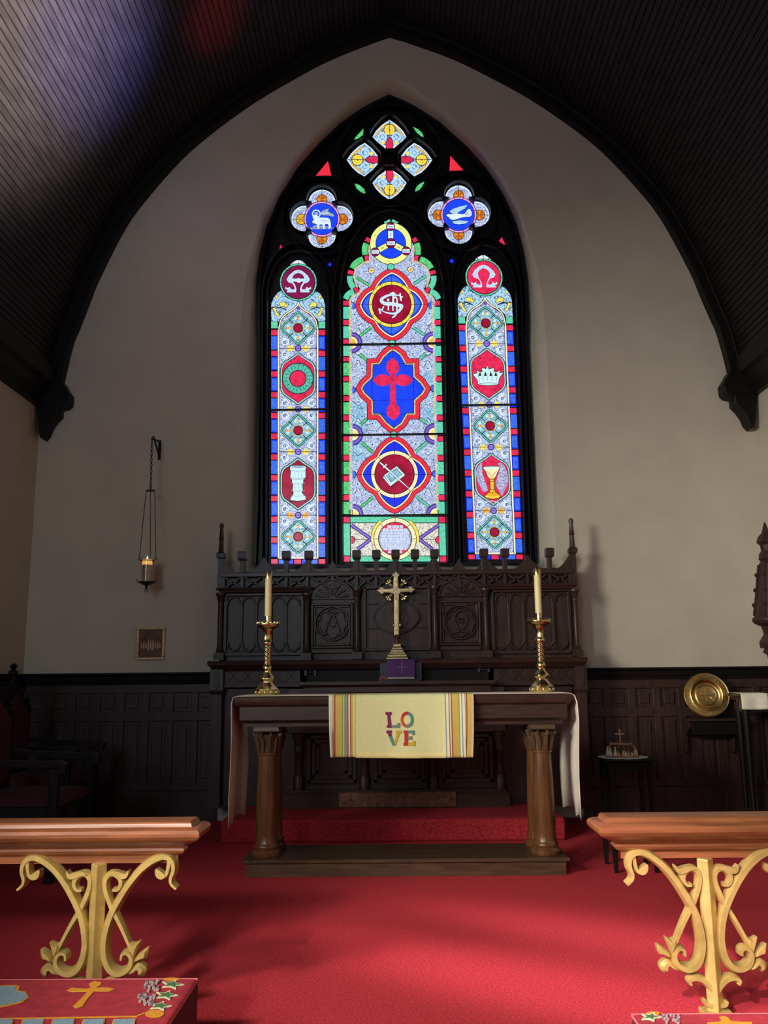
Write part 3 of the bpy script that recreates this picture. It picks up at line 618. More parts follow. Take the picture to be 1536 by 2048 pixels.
# small flowers in the ground
for x, y in k4((490, 260), (1040, 245), (500, 1180), (1050, 1170), (360, 440), (1240, 440)) + k5((500, 190), (1080, 185), (300, 720), (1290, 730)) + k3((260, 1320), (1260, 1310), (480, 1580), (1080, 1570)):
    P.poly(star(x, y, 3, 6.5, 6), 'ice', .9); P.disc(x, y, 1.6, 'ink', 1.1, 8)
for x, y in k3((485, 735), (1010, 720)): P.disc(x, y, 6.2, 'ink', .8, 14); P.disc(x, y, 5, 'cream', .9, 14); P.disc(x, y, 3.2, 'gold', 1, 10); P.disc(x, y, 1.4, 'orange', 1.1, 8)
for y0, s in ((700, 1), (730, -1), (800, 1), (845, -1), (900, 1), (985, -1), (1010, 1), (640, 1), (665, -1)):
    for xs in (716, 856):
        P.stroke(cat([(xs - 9, y0), (xs - 2, y0 + 7 * s), (xs + 6, y0 + 2), (xs + 3, y0 - 5 * s), (xs - 2, y0 - 2)], 4), 1.3, 'white', .5); P.stroke(cat([(xs - 7, y0 + 3), (xs, y0 + 10 * s), (xs + 8, y0 + 5)], 4), 1.0, 'ink', .6)
# monogram roundel
cx, cy = 783.2, 608.3
P.disc(cx, cy, 46.5, 'lead', 5, 40); P.disc(cx, cy, 45.3, 'yellow', 5.3, 40); P.disc(cx, cy, 39.6, 'lead', 5.6, 40); P.disc(cx, cy, 38, 'ruby', 5.9, 40)
for k in range(12): a = k * pi / 6; P.stroke([(cx + 39 * cos(a), cy + 39 * sin(a)), (cx + 46 * cos(a), cy + 46 * sin(a))], 1.1, 'lead', 5.8)
for k in range(36): a = k * pi / 18 + .08; P.disc(cx + 42.4 * cos(a), cy + 42.4 * sin(a), .9, 'orange', 5.5, 6)
km = K(735, 560, 15.36)
def glyph(p, wd): P.stroke(p, [v + 1.6 for v in wd] if isinstance(wd, list) else wd + 1.6, 'ink', 6.1); P.stroke(p, wd, 'white', 6.3)
Sp = cat(km((1040, 640), (1010, 480), (900, 460), (700, 450), (500, 530), (420, 620), (520, 710), (760, 730), (960, 770), (1050, 800), (980, 930), (860, 1020), (640, 1010), (470, 950), (390, 880)), 4)
glyph(Sp, [2 + 5.2 * max(0, sin(pi * min(1, max(0, (i - 6) / (len(Sp) - 12))))) for i in range(len(Sp))])
glyph(km((790, 360), (790, 730)), 3.6); glyph(km((690, 395), (860, 410)), 2.4)
glyph(km((640, 740), (640, 930)), 2.8); glyph(km((780, 770), (785, 940)), 2.8)
glyph(cat(km((800, 560), (860, 520), (905, 590), (905, 800), (895, 980), (850, 1090), (760, 1150)), 4), 3.0); glyph(km((620, 570), (650, 640)), 4.2)
glyph(km((1000, 400), (1020, 620)), 3); glyph(km((980, 480), (1090, 520)), 2.2); glyph(km((350, 870), (400, 1030)), 3); glyph(km((500, 800), (440, 930)), 2.6)
P.stroke(Sp[8:-8], 1.5, 'ice', 6.5)
# trefoil-cross panel
cr = k4((700, 150), (600, 240), (550, 315), (430, 318), (425, 530), (330, 620), (280, 712), (340, 820), (430, 900), (435, 1118), (562, 1122), (640, 1220), (740, 1300), (785, 1315), (830, 1300), (940, 1220), (1000, 1115), (1130, 1115), (1130, 900), (1220, 820), (1278, 710), (1200, 595), (1120, 522), (1115, 312), (985, 318), (930, 220), (840, 150), (765, 122))
P.poly(inset(cr, -1.3), 'lead', 2.6); P.poly(cr, 'scarlet', 2.8); P.poly(inset(cr, 7.4), 'lead', 3); P.poly(inset(cr, 8.2), 'bead', 3.2); P.poly(inset(cr, 11.2), 'lead', 3.4); P.poly(inset(cr, 12.4), 'royal', 3.6)
for a in (k4((770, 170), (770, 300)), k4((495, 560), (495, 880)), k4((1050, 560), (1055, 870)), k4((500, 385), (1045, 378)), k4((500, 870), (1055, 862)), k4((500, 1055), (1050, 1050)), k4((785, 1140), (785, 1250))): P.stroke(a, .9, 'lead', 3.9)
half_c = [(768, 302), (700, 362), (686, 420), (695, 480), (735, 520), (738, 575), (715, 545), (640, 520), (560, 545), (505, 600), (560, 660), (640, 682), (715, 655), (740, 615), (738, 900), (730, 935), (695, 965), (690, 1040), (720, 1090), (783, 1135)]
cc = k4(*half_c); ax4 = lambda y: 785.0 + (y - 715) * 0.0125
cc2 = cc + [(2 * ax4(y) - x, y) for x, y in cc][::-1][1:-1]
P.poly(inset(cc2, -1.0), 'violet', 4.2); P.poly(cc2, 'red', 4.5)
P.stroke(k4((740, 575), (800, 625)), .9, 'maroon', 4.8); P.stroke(k4((800, 575), (740, 625)), .9, 'maroon', 4.8)
# book and sword roundel
cx, cy = 789, 948.4
P.disc(cx, cy, 48, 'lead', 5, 40); P.disc(cx, cy, 46.8, 'cream', 5.3, 40); P.disc(cx, cy, 40.4, 'lead', 5.6, 40); P.disc(cx, cy, 39, 'ruby', 5.9, 40)
for a in (-pi / 2, 0, pi, pi / 2, .82, -.82, pi - .82, pi + .82): P.stroke([(cx + 40 * cos(a), cy + 40 * sin(a)), (cx + 47.5 * cos(a), cy + 47.5 * sin(a))], 1.2, 'lead', 5.8)
for k in range(30): a = k * pi / 15 + .1; P.disc(cx + 43.6 * cos(a), cy + 43.6 * sin(a), .9, 'gold', 5.5, 6)
P.poly(k5((632, 628), (655, 605), (825, 470), (940, 600), (745, 762)), 'lead', 6); P.poly(k5((640, 632), (740, 750), (930, 605), (920, 590), (740, 728), (652, 615)), 'white', 6.2)
P.poly(k5((655, 605), (825, 482), (930, 592), (742, 728)), 'pearl', 6.3); P.poly(k5((690, 610), (820, 510), (890, 590), (745, 695)), 'floral', 6.5); P.stroke(k5((690, 610), (820, 510), (890, 590), (745, 695)), .9, 'ink', 6.6, True)
for sw_, ml in ((4.2, 'ink'), (2.6, 'white')): P.stroke(k5((600, 432), (700, 520), (830, 640), (1000, 790)), [sw_, sw_ * 1.2, sw_, sw_ * .35], ml, 6.8 + (.2 if ml == 'white' else 0))
P.stroke(k5((645, 505), (690, 455)), 2.4, 'white', 7.1)
# three-in-one roundel with its Latin words
kt = K(730, 435, 13.964); tcx, tcy = 781.6, 486.3
P.disc(tcx, tcy, 42.5, 'lead', 4, 40); P.disc(tcx, tcy, 41.3, 'lemon', 4.3, 40); P.disc(tcx, tcy, 30.6, 'lead', 4.6, 40); P.disc(tcx, tcy, 29.4, 'royal', 4.9, 40)
nodes = [kt((712, 245))[0], kt((285, 955))[0], kt((1150, 925))[0]]; c0 = kt((722, 710))[0]
for nx_, ny_ in nodes: P.stroke([c0, (nx_, ny_)], 12.4, 'lead', 5.1); P.stroke([c0, (nx_, ny_)], 10.2, 'lemon' if ny_ > 470 else 'white', 5.3)
for (nx_, ny_), word in zip(nodes + [c0], ('Pater', 'Filius', 'Spirit', 'Deus')):
    r_ = 9.3 if word != 'Deus' else 10.4
    P.disc(nx_, ny_, r_, 'lead', 5.6, 20); P.disc(nx_, ny_, r_ - 1.2, 'maroon', 5.8, 20); P.poly([(nx_ - r_ + 2, ny_ - 3.6), (nx_ + r_ - 2, ny_ - 3.6), (nx_ + r_ - 2, ny_ + 3.6), (nx_ - r_ + 2, ny_ + 3.6)], 'white', 6)
    P.text(word, nx_, ny_, 6.6, 'ink', 6.3, 0, 1.0 if word in ('Deus',) else .85)
for i, (nx_, ny_) in enumerate(nodes):
    a = atan2(ny_ - c0[1], nx_ - c0[0]); mxp = ((c0[0] + nx_) / 2 + cos(a), (c0[1] + ny_) / 2 + sin(a))
    P.text('est', mxp[0], mxp[1], 6.0, 'ink', 5.6, a if i != 1 else a + pi)
for a, wd in ((-pi * .83, 'non'), (-pi * .70, 'est'), (-pi * .30, 'non'), (-pi * .16, 'est'), (pi * .55, 'non'), (pi * .43, 'est')):
    P.text(wd, tcx + 36 * cos(a), tcy + 36 * sin(a), 5.6, 'orange' if a < -2 else 'green', 4.7, a + pi / 2 if a < 0 else a - pi / 2)
for cx, cy in ((781.5, 533), (784.3, 686.3), (787.4, 868.5)): P.disc(cx, cy, 7.6, 'lead', 4.5, 16); P.disc(cx, cy, 6.2, 'teal', 4.8, 16); P.disc(cx, cy, 2.2, 'green', 5, 10)
# inscription panel at the foot
vrect(686.5, 1031, 885, 1124, 'lead', .2)
for a, b in ((1033.5, 1044.5), (1112.5, 1122.5)): vrect(700, a, 871, b, 'teal', .8); vrect(702, a + 4, 869, a + 5.4, 'green', .9)
for xa, xb in ((686.7, 698.8), (872.5, 884.8)):
    vrect(xa, 1046.5, xb, 1110.5, 'teal', .8); vrect(xa + 4, 1047, xa + 5.3, 1110, 'green', .9)
    for a, b in ((1033, 1044.8), (1112, 1123)): vrect(xa, a, xb, b, 'red', .8)
vrect(700.5, 1046, 871, 1111, 'filigree_cream', .8)
for q in (0, 1):
    f = (lambda p: p) if not q else (lambda p: [(2 * 790.2 - x, y) for x, y in p])
    for pp in (k5((215, 1265), (480, 1450)), k5((480, 1455), (300, 1590))): P.stroke(f(pp), 7.2, 'lead', 1.2); P.stroke(f(pp), 5.0, 'violet', 1.5); P.stroke(f(pp), 1.5, 'purple', 1.7)
    P.stroke(f(k5((215, 1460), (500, 1460))), 1.2, 'lead', 1.4); c_ = f(k5((215, 1465)))[0]
    P.poly(circ(c_[0], c_[1], 8, 12, None, -pi / 2 + q * pi, pi / 2 + q * pi), 'lead', 1.6); P.poly(circ(c_[0], c_[1], 6.6, 12, None, -pi / 2 + q * pi, pi / 2 + q * pi), 'red', 1.9)
cx, cy = 790.2, 1077.5
for a0, a1, m_ in ((pi * .95, pi * 1.28, 'yellow'), (-pi * .28, pi * .05, 'yellow')): P.ring(cx, cy, 45.5, 7, 'lead', 2, a0, a1, 16); P.ring(cx, cy, 45.5, 5, m_, 2.2, a0, a1, 16)
P.disc(cx, cy, 43.2, 'lead', 2.4, 40); P.disc(cx, cy, 42, 'cream', 2.7, 40); P.disc(cx, cy, 34.2, 'lead', 3, 40); P.disc(cx, cy, 32.6, 'leafwork', 3.3, 40); P.poly(circ(cx, cy, 32.6, 12, None, pi * 1.2, pi * 1.8), 'red', 3.4); P.poly(circ(cx, cy, 32.6, 12, None, pi * .22, pi * .78), 'red', 3.4)
for k in range(8): a = k * pi / 4; P.stroke([(cx + 34 * cos(a), cy + 34 * sin(a)), (cx + 43 * cos(a), cy + 43 * sin(a))], 1.1, 'lead', 3.1)
for k in range(44): a = k * 2 * pi / 44; P.stroke([(cx + 37 * cos(a), cy + 37 * sin(a)), (cx + 39.6 * cos(a), cy + 39.6 * sin(a))], .8, 'grey', 2.9)
rr = random.Random(3)
for k in range(9):                       # faded blackletter lines, too worn to read in the photograph
    y = 1053 + k * 6.3; hw = sqrt(max(0, 31.2 ** 2 - (y - cy) ** 2)) * (0.95 if 0 < k < 8 else .8); x = cx - hw
    while x < cx + hw - 2:
        wl = min(rr.uniform(6, 15), cx + hw - x); P.rect(x, y - 2.5, x + wl, y + 2.5, 'white', 3.6)
        u = x + .8
        while u < x + wl - .8: P.stroke([(u, y - rr.uniform(.6, 2.2)), (u + rr.uniform(-.4, .4), y + rr.uniform(.6, 2.0))], .55, 'violet', 3.8); u += rr.uniform(1.2, 2.0)
        x += wl + 1.3
o = P.build('lancet_glass', WIN); o['label'] = 'centre light with the red cross on blue'

# ---------------------------------------------------------------- roundels above
def quatrefoil(cx, cy, lamb):
    P = Pane()
    for i, (dx, dy) in enumerate(((0, -32), (0, 32), (-34, 0), (34, 0))):
        lx, ly = cx + dx, cy + dy; r = 27 if 1 else 0
        P.disc(lx, ly, 27.3, 'white', 1); P.disc(lx, ly, 25, 'filigree', 1.3)
        P.stroke([(lx, ly - 27) if dx == 0 else (lx - 27, ly), (lx, ly + 27) if dx == 0 else (lx + 27, ly)], 1, 'lead', 3)
        ox, oy = lx + dx * .22, ly + dy * .22
        P.disc(ox, oy, 11, 'lead', 1.6, 18); P.disc(ox, oy, 9.8, 'gold' if (lamb and i == 2) else 'orange', 1.9, 18)
        for k in range(8): a = k * pi / 4; P.stroke([(ox + 2 * cos(a), oy + 2 * sin(a)), (ox + 8.5 * cos(a), oy + 8.5 * sin(a))], 1.0, 'ink' if k % 2 else 'gold', 2.2)
    P.disc(cx, cy, 36.5, 'lead', 4, 36); P.disc(cx, cy, 35.2, 'pink', 4.3, 36); P.disc(cx, cy, 32.2, 'lead', 4.6, 36); P.disc(cx, cy, 31, 'royal', 4.9, 36)
    for k in range(12): a = k * pi / 6 + .26; P.stroke([(cx + 32 * cos(a), cy + 32 * sin(a)), (cx + 36 * cos(a), cy + 36 * sin(a))], 1, 'lead', 4.5)
    k8 = K(560, 210, 3.339)
    if lamb:
        P.ring(*k8((242, 725))[0], 7.5, 2.4, 'pearl', 5.4); P.disc(*k8((242, 725))[0], 4, 'grey', 5.5, 12)
        body = cat(k8((238, 760), (260, 750), (320, 752), (335, 770), (340, 800), (335, 822), (325, 822), (322, 795), (300, 795), (298, 822), (286, 822), (284, 798), (262, 798), (262, 825), (250, 825), (246, 795), (215, 785), (220, 770)), 2, True)
        P.poly(inset(body, -.9), 'ink', 5.2); P.poly(body, 'white', 5.6); P.disc(*k8((236, 748))[0], 5.2, 'white', 5.7, 12)
        fl_ = cat(k8((268, 720), (290, 700), (328, 690), (320, 712), (355, 725), (358, 745), (320, 735), (285, 735)), 2, True); P.poly(inset(fl_, -.8), 'ink', 5.3); P.poly(fl_, 'grey', 5.8); P.stroke(k8((272, 722), (330, 718)), 1.4, 'white', 6)
        P.poly(k8((200, 820), (235, 800), (345, 812), (350, 826), (205, 828)), 'grey', 5.3)
        for k in range(6): P.stroke(k8((210 + 24 * k, 814), (225 + 24 * k, 824)), 1, 'ink', 5.5); P.stroke(k8((270 + 10 * k, 765), (274 + 10 * k, 780)), .8, 'grey', 5.9)
    else:
        w1 = k8((1130, 708), (1160, 690), (1205, 675), (1252, 665), (1235, 690), (1205, 705), (1180, 722), (1150, 722)); w2 = k8((1150, 775), (1200, 768), (1262, 775), (1235, 790), (1190, 795), (1162, 790)); bd = cat(k8((1110, 738), (1122, 726), (1140, 728), (1180, 722), (1222, 728), (1240, 715), (1262, 690), (1280, 715), (1275, 742), (1240, 745), (1205, 752), (1165, 765), (1140, 762), (1125, 745)), 2, True)
        for q in (w1, w2, bd): P.poly(inset(q, -.9), 'ink', 5.2)
        for q in (w1, w2): P.poly(q, 'ice', 5.5)
        P.poly(bd, 'white', 5.7)
        for k in range(5): P.stroke(k8((1150 + 18 * k, 715 - 5 * k), (1165 + 18 * k, 700 - 6 * k)), .9, 'grey', 5.9); P.stroke(k8((1170 + 17 * k, 775), (1180 + 17 * k, 788)), .9, 'grey', 5.9); P.stroke(k8((1235, 730), (1265 + 3 * k, 700 + 10 * k)), .8, 'grey', 6)
    o = P.build('quatrefoil_glass', WIN); o['label'] = 'blue roundel with %s' % ('a lamb and flag' if lamb else 'a flying dove')
quatrefoil(643.8, 437.5, True); quatrefoil(917.5, 429, False)
RC = (779, 318)
for k, ang in enumerate((-pi / 2, 0, pi / 2, pi)):
    P = Pane(); ca, sa = cos(ang), sin(ang); cen = (779, 318.5)
    su = 1.0 if k in (0, 2) else 1.06
    f = lambda pts: [(cen[0] + (u * ca - v * sa) * (1 if k in (0, 2) else 1.07), cen[1] + u * sa + v * ca) for u, v in pts]
    ol = [(22, -8), (32, -22), (46, -34), (58, -27), (70, -15), (80, 0), (70, 15), (58, 27), (46, 34), (32, 22), (22, 8)]
    P.poly(f(ol), 'white', 1); P.poly(f(inset(ol, 2.2)), 'foliage', 1.4)
    P.disc(*f([(60, 0)])[0], 12, 'ink', 1.7, 16); P.disc(*f([(60, 0)])[0], 10.6, 'yellow', 2, 16); P.ring(*f([(60, 0)])[0], 6, 1.5, 'gold', 2.3); P.disc(*f([(60, 0)])[0], 2.4, 'orange', 2.4, 10)
    for q in (-1, 1):
        P.stroke(f(cat([(72, q * 6), (66, q * 14), (56, q * 20), (50, q * 27)], 4)), 3, 'gold', 1.8); P.ring(*f([(46, q * 14)])[0], 7.5, 3.4, 'ice', 1.9, 0, 2 * pi); P.disc(*f([(46, q * 14)])[0], 3, 'ice', 2.1, 10)
        P.disc(*f([(34, q * 13)])[0], 3.6, 'yellow', 2, 10); P.disc(*f([(26, q * 9)])[0], 2.6, 'white', 2, 10)
    P.poly(f([(21, -7), (30, -8), (40, -6), (47, 0), (40, 6), (30, 8), (21, 7)]), 'lead', 2.6); P.poly(f([(22, -6), (30, -6.8), (39, -5), (45, 0), (39, 5), (30, 6.8), (22, 6)]), 'red', 2.9)
    P.stroke(f([(48, 0), (79, 0)]), 1, 'lead', 3)
    P.build('petal_glass', WIN)
for nm, m_, pts in (('spandrel_glass', 'scarlet', K(560, 210, 3.339)((320, 370), (238, 468), (342, 466))), ('spandrel_glass', 'scarlet', K(560, 210, 3.339)((1138, 335), (1225, 432), (1132, 435))),
                    ('leaf_glass', 'green', [(727, 256), (719, 264), (710, 274), (708, 278), (716, 276), (726, 268)]), ('leaf_glass', 'green', [(826, 252), (832, 262), (842, 271), (848, 273), (844, 264), (836, 257)]), ('leaf_glass', 'green', [(709, 366), (718, 368), (728, 377), (731, 386), (722, 383), (713, 376)]), ('leaf_glass', 'green', [(849, 362), (840, 366), (832, 374), (830, 382), (838, 379), (845, 371)]),
                    ('spandrel_glass', 'red', [(561, 488), (567, 496), (556, 506)]), ('spandrel_glass', 'red', [(1004, 473), (1011, 488), (996, 484)]), ('leaf_glass', 'blue', circ(659.5, 528, 3.2, 10)), ('leaf_glass', 'blue', circ(903.5, 521, 4, 10))):
    P = Pane(); P.poly(pts, m_, 1); P.build(nm, WIN)

# ---------------------------------------------------------------- mouldings of the tracery, saddle bars
mo = MB()
def mould(pts, wd, y0=YG - 0.045, y1=YG + 0.022, closed=False, rnd=.55):
    mo.ribbon(xz(pts, YG), wd * 0.0043, y0, y1, closed=closed, round_=rnd)
def lancet_mould(cxl, y_sp, hw, apex, yb, offs, lean):
    for o_, wd, fr in offs:
        h_ = hw + o_; ap = apex - o_ * 1.35
        lft = [(-h_, yb), (-h_, y_sp + 60), (-h_, y_sp)] + [(-h_ * cos(t * pi / 2 / 10 * .98) ** 0.9, y_sp + (ap - y_sp) * sin(t * pi / 2 / 10 * .94) ** 1.0) for t in range(1, 10)] + [(0, ap)]
        f = lambda q, s_: [(cxl(y) + s_ * x, y) for x, y in q]
        mould(f(lft, 1), wd, YG - fr); mould(f(lft, -1), wd, YG - fr)
lancet_mould(lambda y: 596.5 - (y - 560) * .002, 600, 58.5, 508, 1130, ((3, 5, .05), (11.5, 7, .075)), 0)
lancet_mould(lambda y: 969.3 + (y - 552) * .0345, 590, 58.5, 497, 1126, ((3, 5, .05), (11.5, 7, .075)), 0)
lancet_mould(AXC, 612, 101.5, 428, 1130, ((4, 6, .05), (15, 8, .08)), 0)
for cx, cy, r, wd in ((779, 318, 101, 7), (643.8, 437.5, 77, 6), (917.5, 429, 78, 6)): mould(circ(cx, cy, r, 48), wd, YG - .07, closed=True)
def cusped(cx, cy, d, r):
    out = []
    for k in range(4):
        a = -pi / 2 + k * pi / 2; ox, oy = cx + d * cos(a), cy + d * sin(a)
        out += [(ox + r * cos(a + t), oy + r * sin(a + t)) for t in [(-1.95 + 3.9 * i / 11) for i in range(12)]]
    return out
mould(cusped(643.8, 437.5, 33, 31.5), 5, YG - .05, closed=True); mould(cusped(917.5, 429, 33, 31.5), 5, YG - .05, closed=True)
for k, ang in enumerate((-pi / 2, 0, pi / 2, pi)):
    ca, sa = cos(ang), sin(ang); e = 1 if k in (0, 2) else 1.07
    mould([(779 + (u * ca - v * sa) * e, 318.5 + u * sa + v * ca) for u, v in ((15, -9), (30, -27), (46, -41), (62, -32), (78, -17), (89, 0), (78, 17), (62, 32), (46, 41), (30, 27), (15, 9))], 5, YG - .05, closed=True)
mould(circ(779, 318.5, 13, 20), 6, YG - .05, closed=True)
# outer frame against the reveal
fr_ = [(x * .985 + AX * .015, z - .02) for x, z in ri]
mo.ribbon(fr_, 0.05, YG - 0.06, YG + .03, closed=True, round_=.4)
mo.build('tracery_moulding', TRACERY, WIN, smooth=40)
for nm, bars in (('saddle_bar', ((690, 688.5, 884, 687.5), (690, 869.5, 889, 868.5), (690, 1031, 893, 1030))), ('saddle_bar', ((541, 820, 652, 818.5),)), ('saddle_bar', ((918, 810.5, 1036, 809.5),))):
    b = MB()
    for xa, ya, xb, yb in bars:
        a_, b__ = aY(xa, ya, YG - .02), aY(xb, yb, YG - .02); b.box(a_.x, b__.x, YG - .03, YG - .005, (a_.z + b__.z) / 2 - .008, (a_.z + b__.z) / 2 + .008)
    b.build(nm, G['lead'], WIN)

# ================================================================== the carved screen (reredos)
RY = 7.16
rere = thing('reredos', 'dark carved wooden screen with battlement cresting under the stained glass window', 'altar screen', (AX, 7.2, 0.15))
YBK = YW - 0.001
b = MB(); b.bx(436, 1140, 1148 + 30, 1150, 1330, 0) if False else None
bk = MB(); x0, x1, z0, z1 = R(440, 1176, 1152, 1330, RY); bk.box(x0, x1, RY, YBK, z0, z1); RX0, RX1 = x0, x1
x0, x1, z0, z1 = R(440, 1140, 1152, 1178, RY); bk.box(x0, x1, RY, YBK - .02, z0, z1)
bk.build('back_board', OAK, rere)
# cornice over each outer bay, shelf right across
def cornice(xa, xb, y, Yf, name='cornice'):
    a, b_, c, d = R(xa, y, xb, y + 10, Yf); g = MB()
    h = d - c; g.slab(a, b_, Yf, YBK - .05, [(0.0, c), (0.01, c + h * .15), (0.012, c + h * .4), (0.03, c + h * .55), (0.035, c + h * .95), (0.03, d)])
    return g.build(name, OAKX, rere, smooth=20)
cornice(441, 618, 1175, 7.08); cornice(976, 1146, 1168, 7.08)
a, b_, c, d = R(420, 1318, 1170, 1330, 6.98); g = MB()
g.slab(a, b_, 6.98, YBK - .03, [(-.03, c - .03), (-.01, c - .015), (0.0, c), (0.015, c + .012), (0.02, d - .008), (0.012, d)]); g.build('shelf', OAKX, rere, smooth=20); ZSH = d
# cresting: one pierced board
YC = 7.11
pk = [(441, 1100), (527, 1112), (617, 1112), (665, 1118), (713, 1108), (791, 1112), (869, 1106), (918, 1118), (968, 1108), (1056, 1113), (1146, 1098)]
line = []
for i in range(len(pk) - 1):
    (xa, ya), (xb, yb) = pk[i], pk[i + 1]; mid = (xa + xb) / 2
    for t in range(0, 11):
        u = t / 10; yy = 1143 - abs(2 * u - 1) ** 2.4 * (1143 - (ya if u < .5 else yb)); line.append((xa + (xb - xa) * u, yy - (xa + (xb - xa) * u - 790) * .0115))
poly = xz(line + [(1146, 1148), (441, 1154)], YC)
g = MB(); g.prism(poly, YC, YC + .04)
g.build('cresting', OAK, rere, smooth=0, bevel=.003)
g = MB(); g.bx(441, 1142, 1146, 1150, YC - .02, .07); g.build('cresting_rail', OAKX, rere, bevel=.004)
for x in (484, 572, 617, 713, 752.5, 791, 830, 869, 968, 1010, 1100):
    dy = -(x - 790) * .0115; g = MB(); g.bx(x - 4.5, 1112 + dy, x + 4.5, 1150 + dy, YC - .012, .06)
    a, b_, c, d = R(x - 8.5, 1099 + dy, x + 8.5, 1115 + dy, YC - .02); g.slab(a + .006, b_ - .006, YC - .02, YC + .045, [(-.004, c - .012), (.004, c), (.006, c + .012), (.006, d - .004), (0, d)])
    g.build('battlement', OAK, rere, smooth=0, bevel=.002)
# saltire pierced band under the cresting
g = MB()
sx = [447, 484, 528, 572, 614, 665, 713, 752, 791, 830, 869, 918, 968, 1010, 1055, 1100, 1140]
for i in range(len(sx) - 1):
    xa, xb = sx[i], sx[i + 1]; d = lambda x: -(x - 790) * .0115
    for (ya, yb) in ((1148, 1175), (1175, 1148)):
        g.ribbon(xz(cat([(xa + 3, ya + d(xa)), ((xa + xb) / 2 - 8, 1161.5 + d(xa) + (ya - 1161.5) * .3), ((xa + xb) / 2 + 8, 1161.5 + d(xb) + (yb - 1161.5) * .3), (xb - 3, yb + d(xb))], 4), YC), .022, YC, YC + .03, round_=.4)
for x in sx: g.bx(x - 3, 1148 - (x - 790) * .0115, x + 3, 1176 - (x - 790) * .0115, YC - .005, .045)
g.build('pierced_band', OAK, rere, smooth=0)
# end posts with spire finials
for sg, xs, ys in ((0, 441, 1045), (1, 1146, 1035)):
    xt = 441 if not sg else 1139
    ctr_ = aY(xs, ys + 60, 7.1); top = aY(xs, ys, 7.1).z; zc = aY(xs, ys + 62, 7.1).z; zc2 = aY(xs, ys + 72, 7.1).z; zb = aY(xs, 1178 - 9 * sg, 7.1).z; X = ctr_.x; YY = 7.13
    g = MB(); g.lathe([(0.03, zc - .0), (0.024, zc + .02), (0.019, zc + (top - zc) * .45), (0.026, zc + (top - zc) * .47), (0.022, zc + (top - zc) * .5), (0.014, zc + (top - zc) * .82), (0.02, zc + (top - zc) * .88), (0.018, top - .012), (0.006, top)], (X, YY, 0), 8)
    g.build('finial', OAK, rere, smooth=25)
    g = MB(); g.slab(X - .03, X + .03, YY - .03, YY + .03, [(-.008, zb), (-.008, zc2), (.004, zc2 + .008), (.006, zc), (-.004, zc + .012)]); g.build('end_post', OAK, rere, smooth=20)
# slender columns
def colm(x, yt, yb, Yc, r=.021):
    zt, zb = aY(x, yt, Yc).z, aY(x, yb, Yc).z; X = aY(x, (yt + yb) / 2, Yc).x; g = MB()
    g.lathe([(r * 1.9, zt), (r * 1.9, zt - .02), (r * 1.5, zt - .03), (r * 1.35, zt - .06), (r * 1.0, zt - .075), (r * 1.15, zt - .085), (r, zt - .095), (r, zb + .10), (r * 1.2, zb + .09), (r * 1.5, zb + .075), (r * 1.3, zb + .066), (r * 1.9, zb + .055)], (X, Yc, 0), 14)
    g.box(X - r * 2.0, X + r * 2.0, Yc - r * 2, Yc + r * 2, zb, zb + .055); return g.build('column', OAK, rere, smooth=35)
for x, yt, yb in ((440, 1186, 1320), (613, 1186, 1320), (714, 1176, 1318), (870, 1172, 1316), (972, 1176, 1315), (1152, 1178, 1313)): colm(x, yt, yb, 7.09)
# outer bays: five blind lancets each
def ogee_bay(xa, xb, ya, yb, sl):
    g = MB(); n = 5; Yp = RY - .03; d = lambda x: -(x - 790) * .0115
    g.bx(xa - 5, ya - 5, xb + 5, ya, Yp - .015, .05); g.bx(xa - 5, yb, xb + 5, yb + 6, Yp - .015, .05); g.bx(xa - 6, ya, xa, yb, Yp - .015, .05); g.bx(xb, ya, xb + 6, yb, Yp - .015, .05)
    w_ = (xb - xa) / n
    for i in range(n):
        l, r = xa + i * w_, xa + (i + 1) * w_; m_ = (l + r) / 2
        if i: g.bx(l - 2.4, ya + 14, l + 2.4, yb - 14, Yp, .035)
        for s_, yy in ((1, ya), (-1, yb)):
            g.ribbon(xz(cat([(l + 1.5, yy + 20 * s_), (l + 4, yy + 10 * s_), (m_, yy + 3 * s_), (r - 4, yy + 10 * s_), (r - 1.5, yy + 20 * s_)], 4), Yp), .018, Yp, Yp + .03, round_=.4)
            if i: g.prism(xz([(l - 6, yy + 3 * s_), (l + 6, yy + 3 * s_), (l, yy + 17 * s_)], Yp), Yp + .012, Yp + .035)
    g.build('blind_arcade', OAK, rere, smooth=0, bevel=.002)
ogee_bay(453, 601, 1191, 1305, 0); ogee_bay(989, 1137, 1183, 1301, 0)
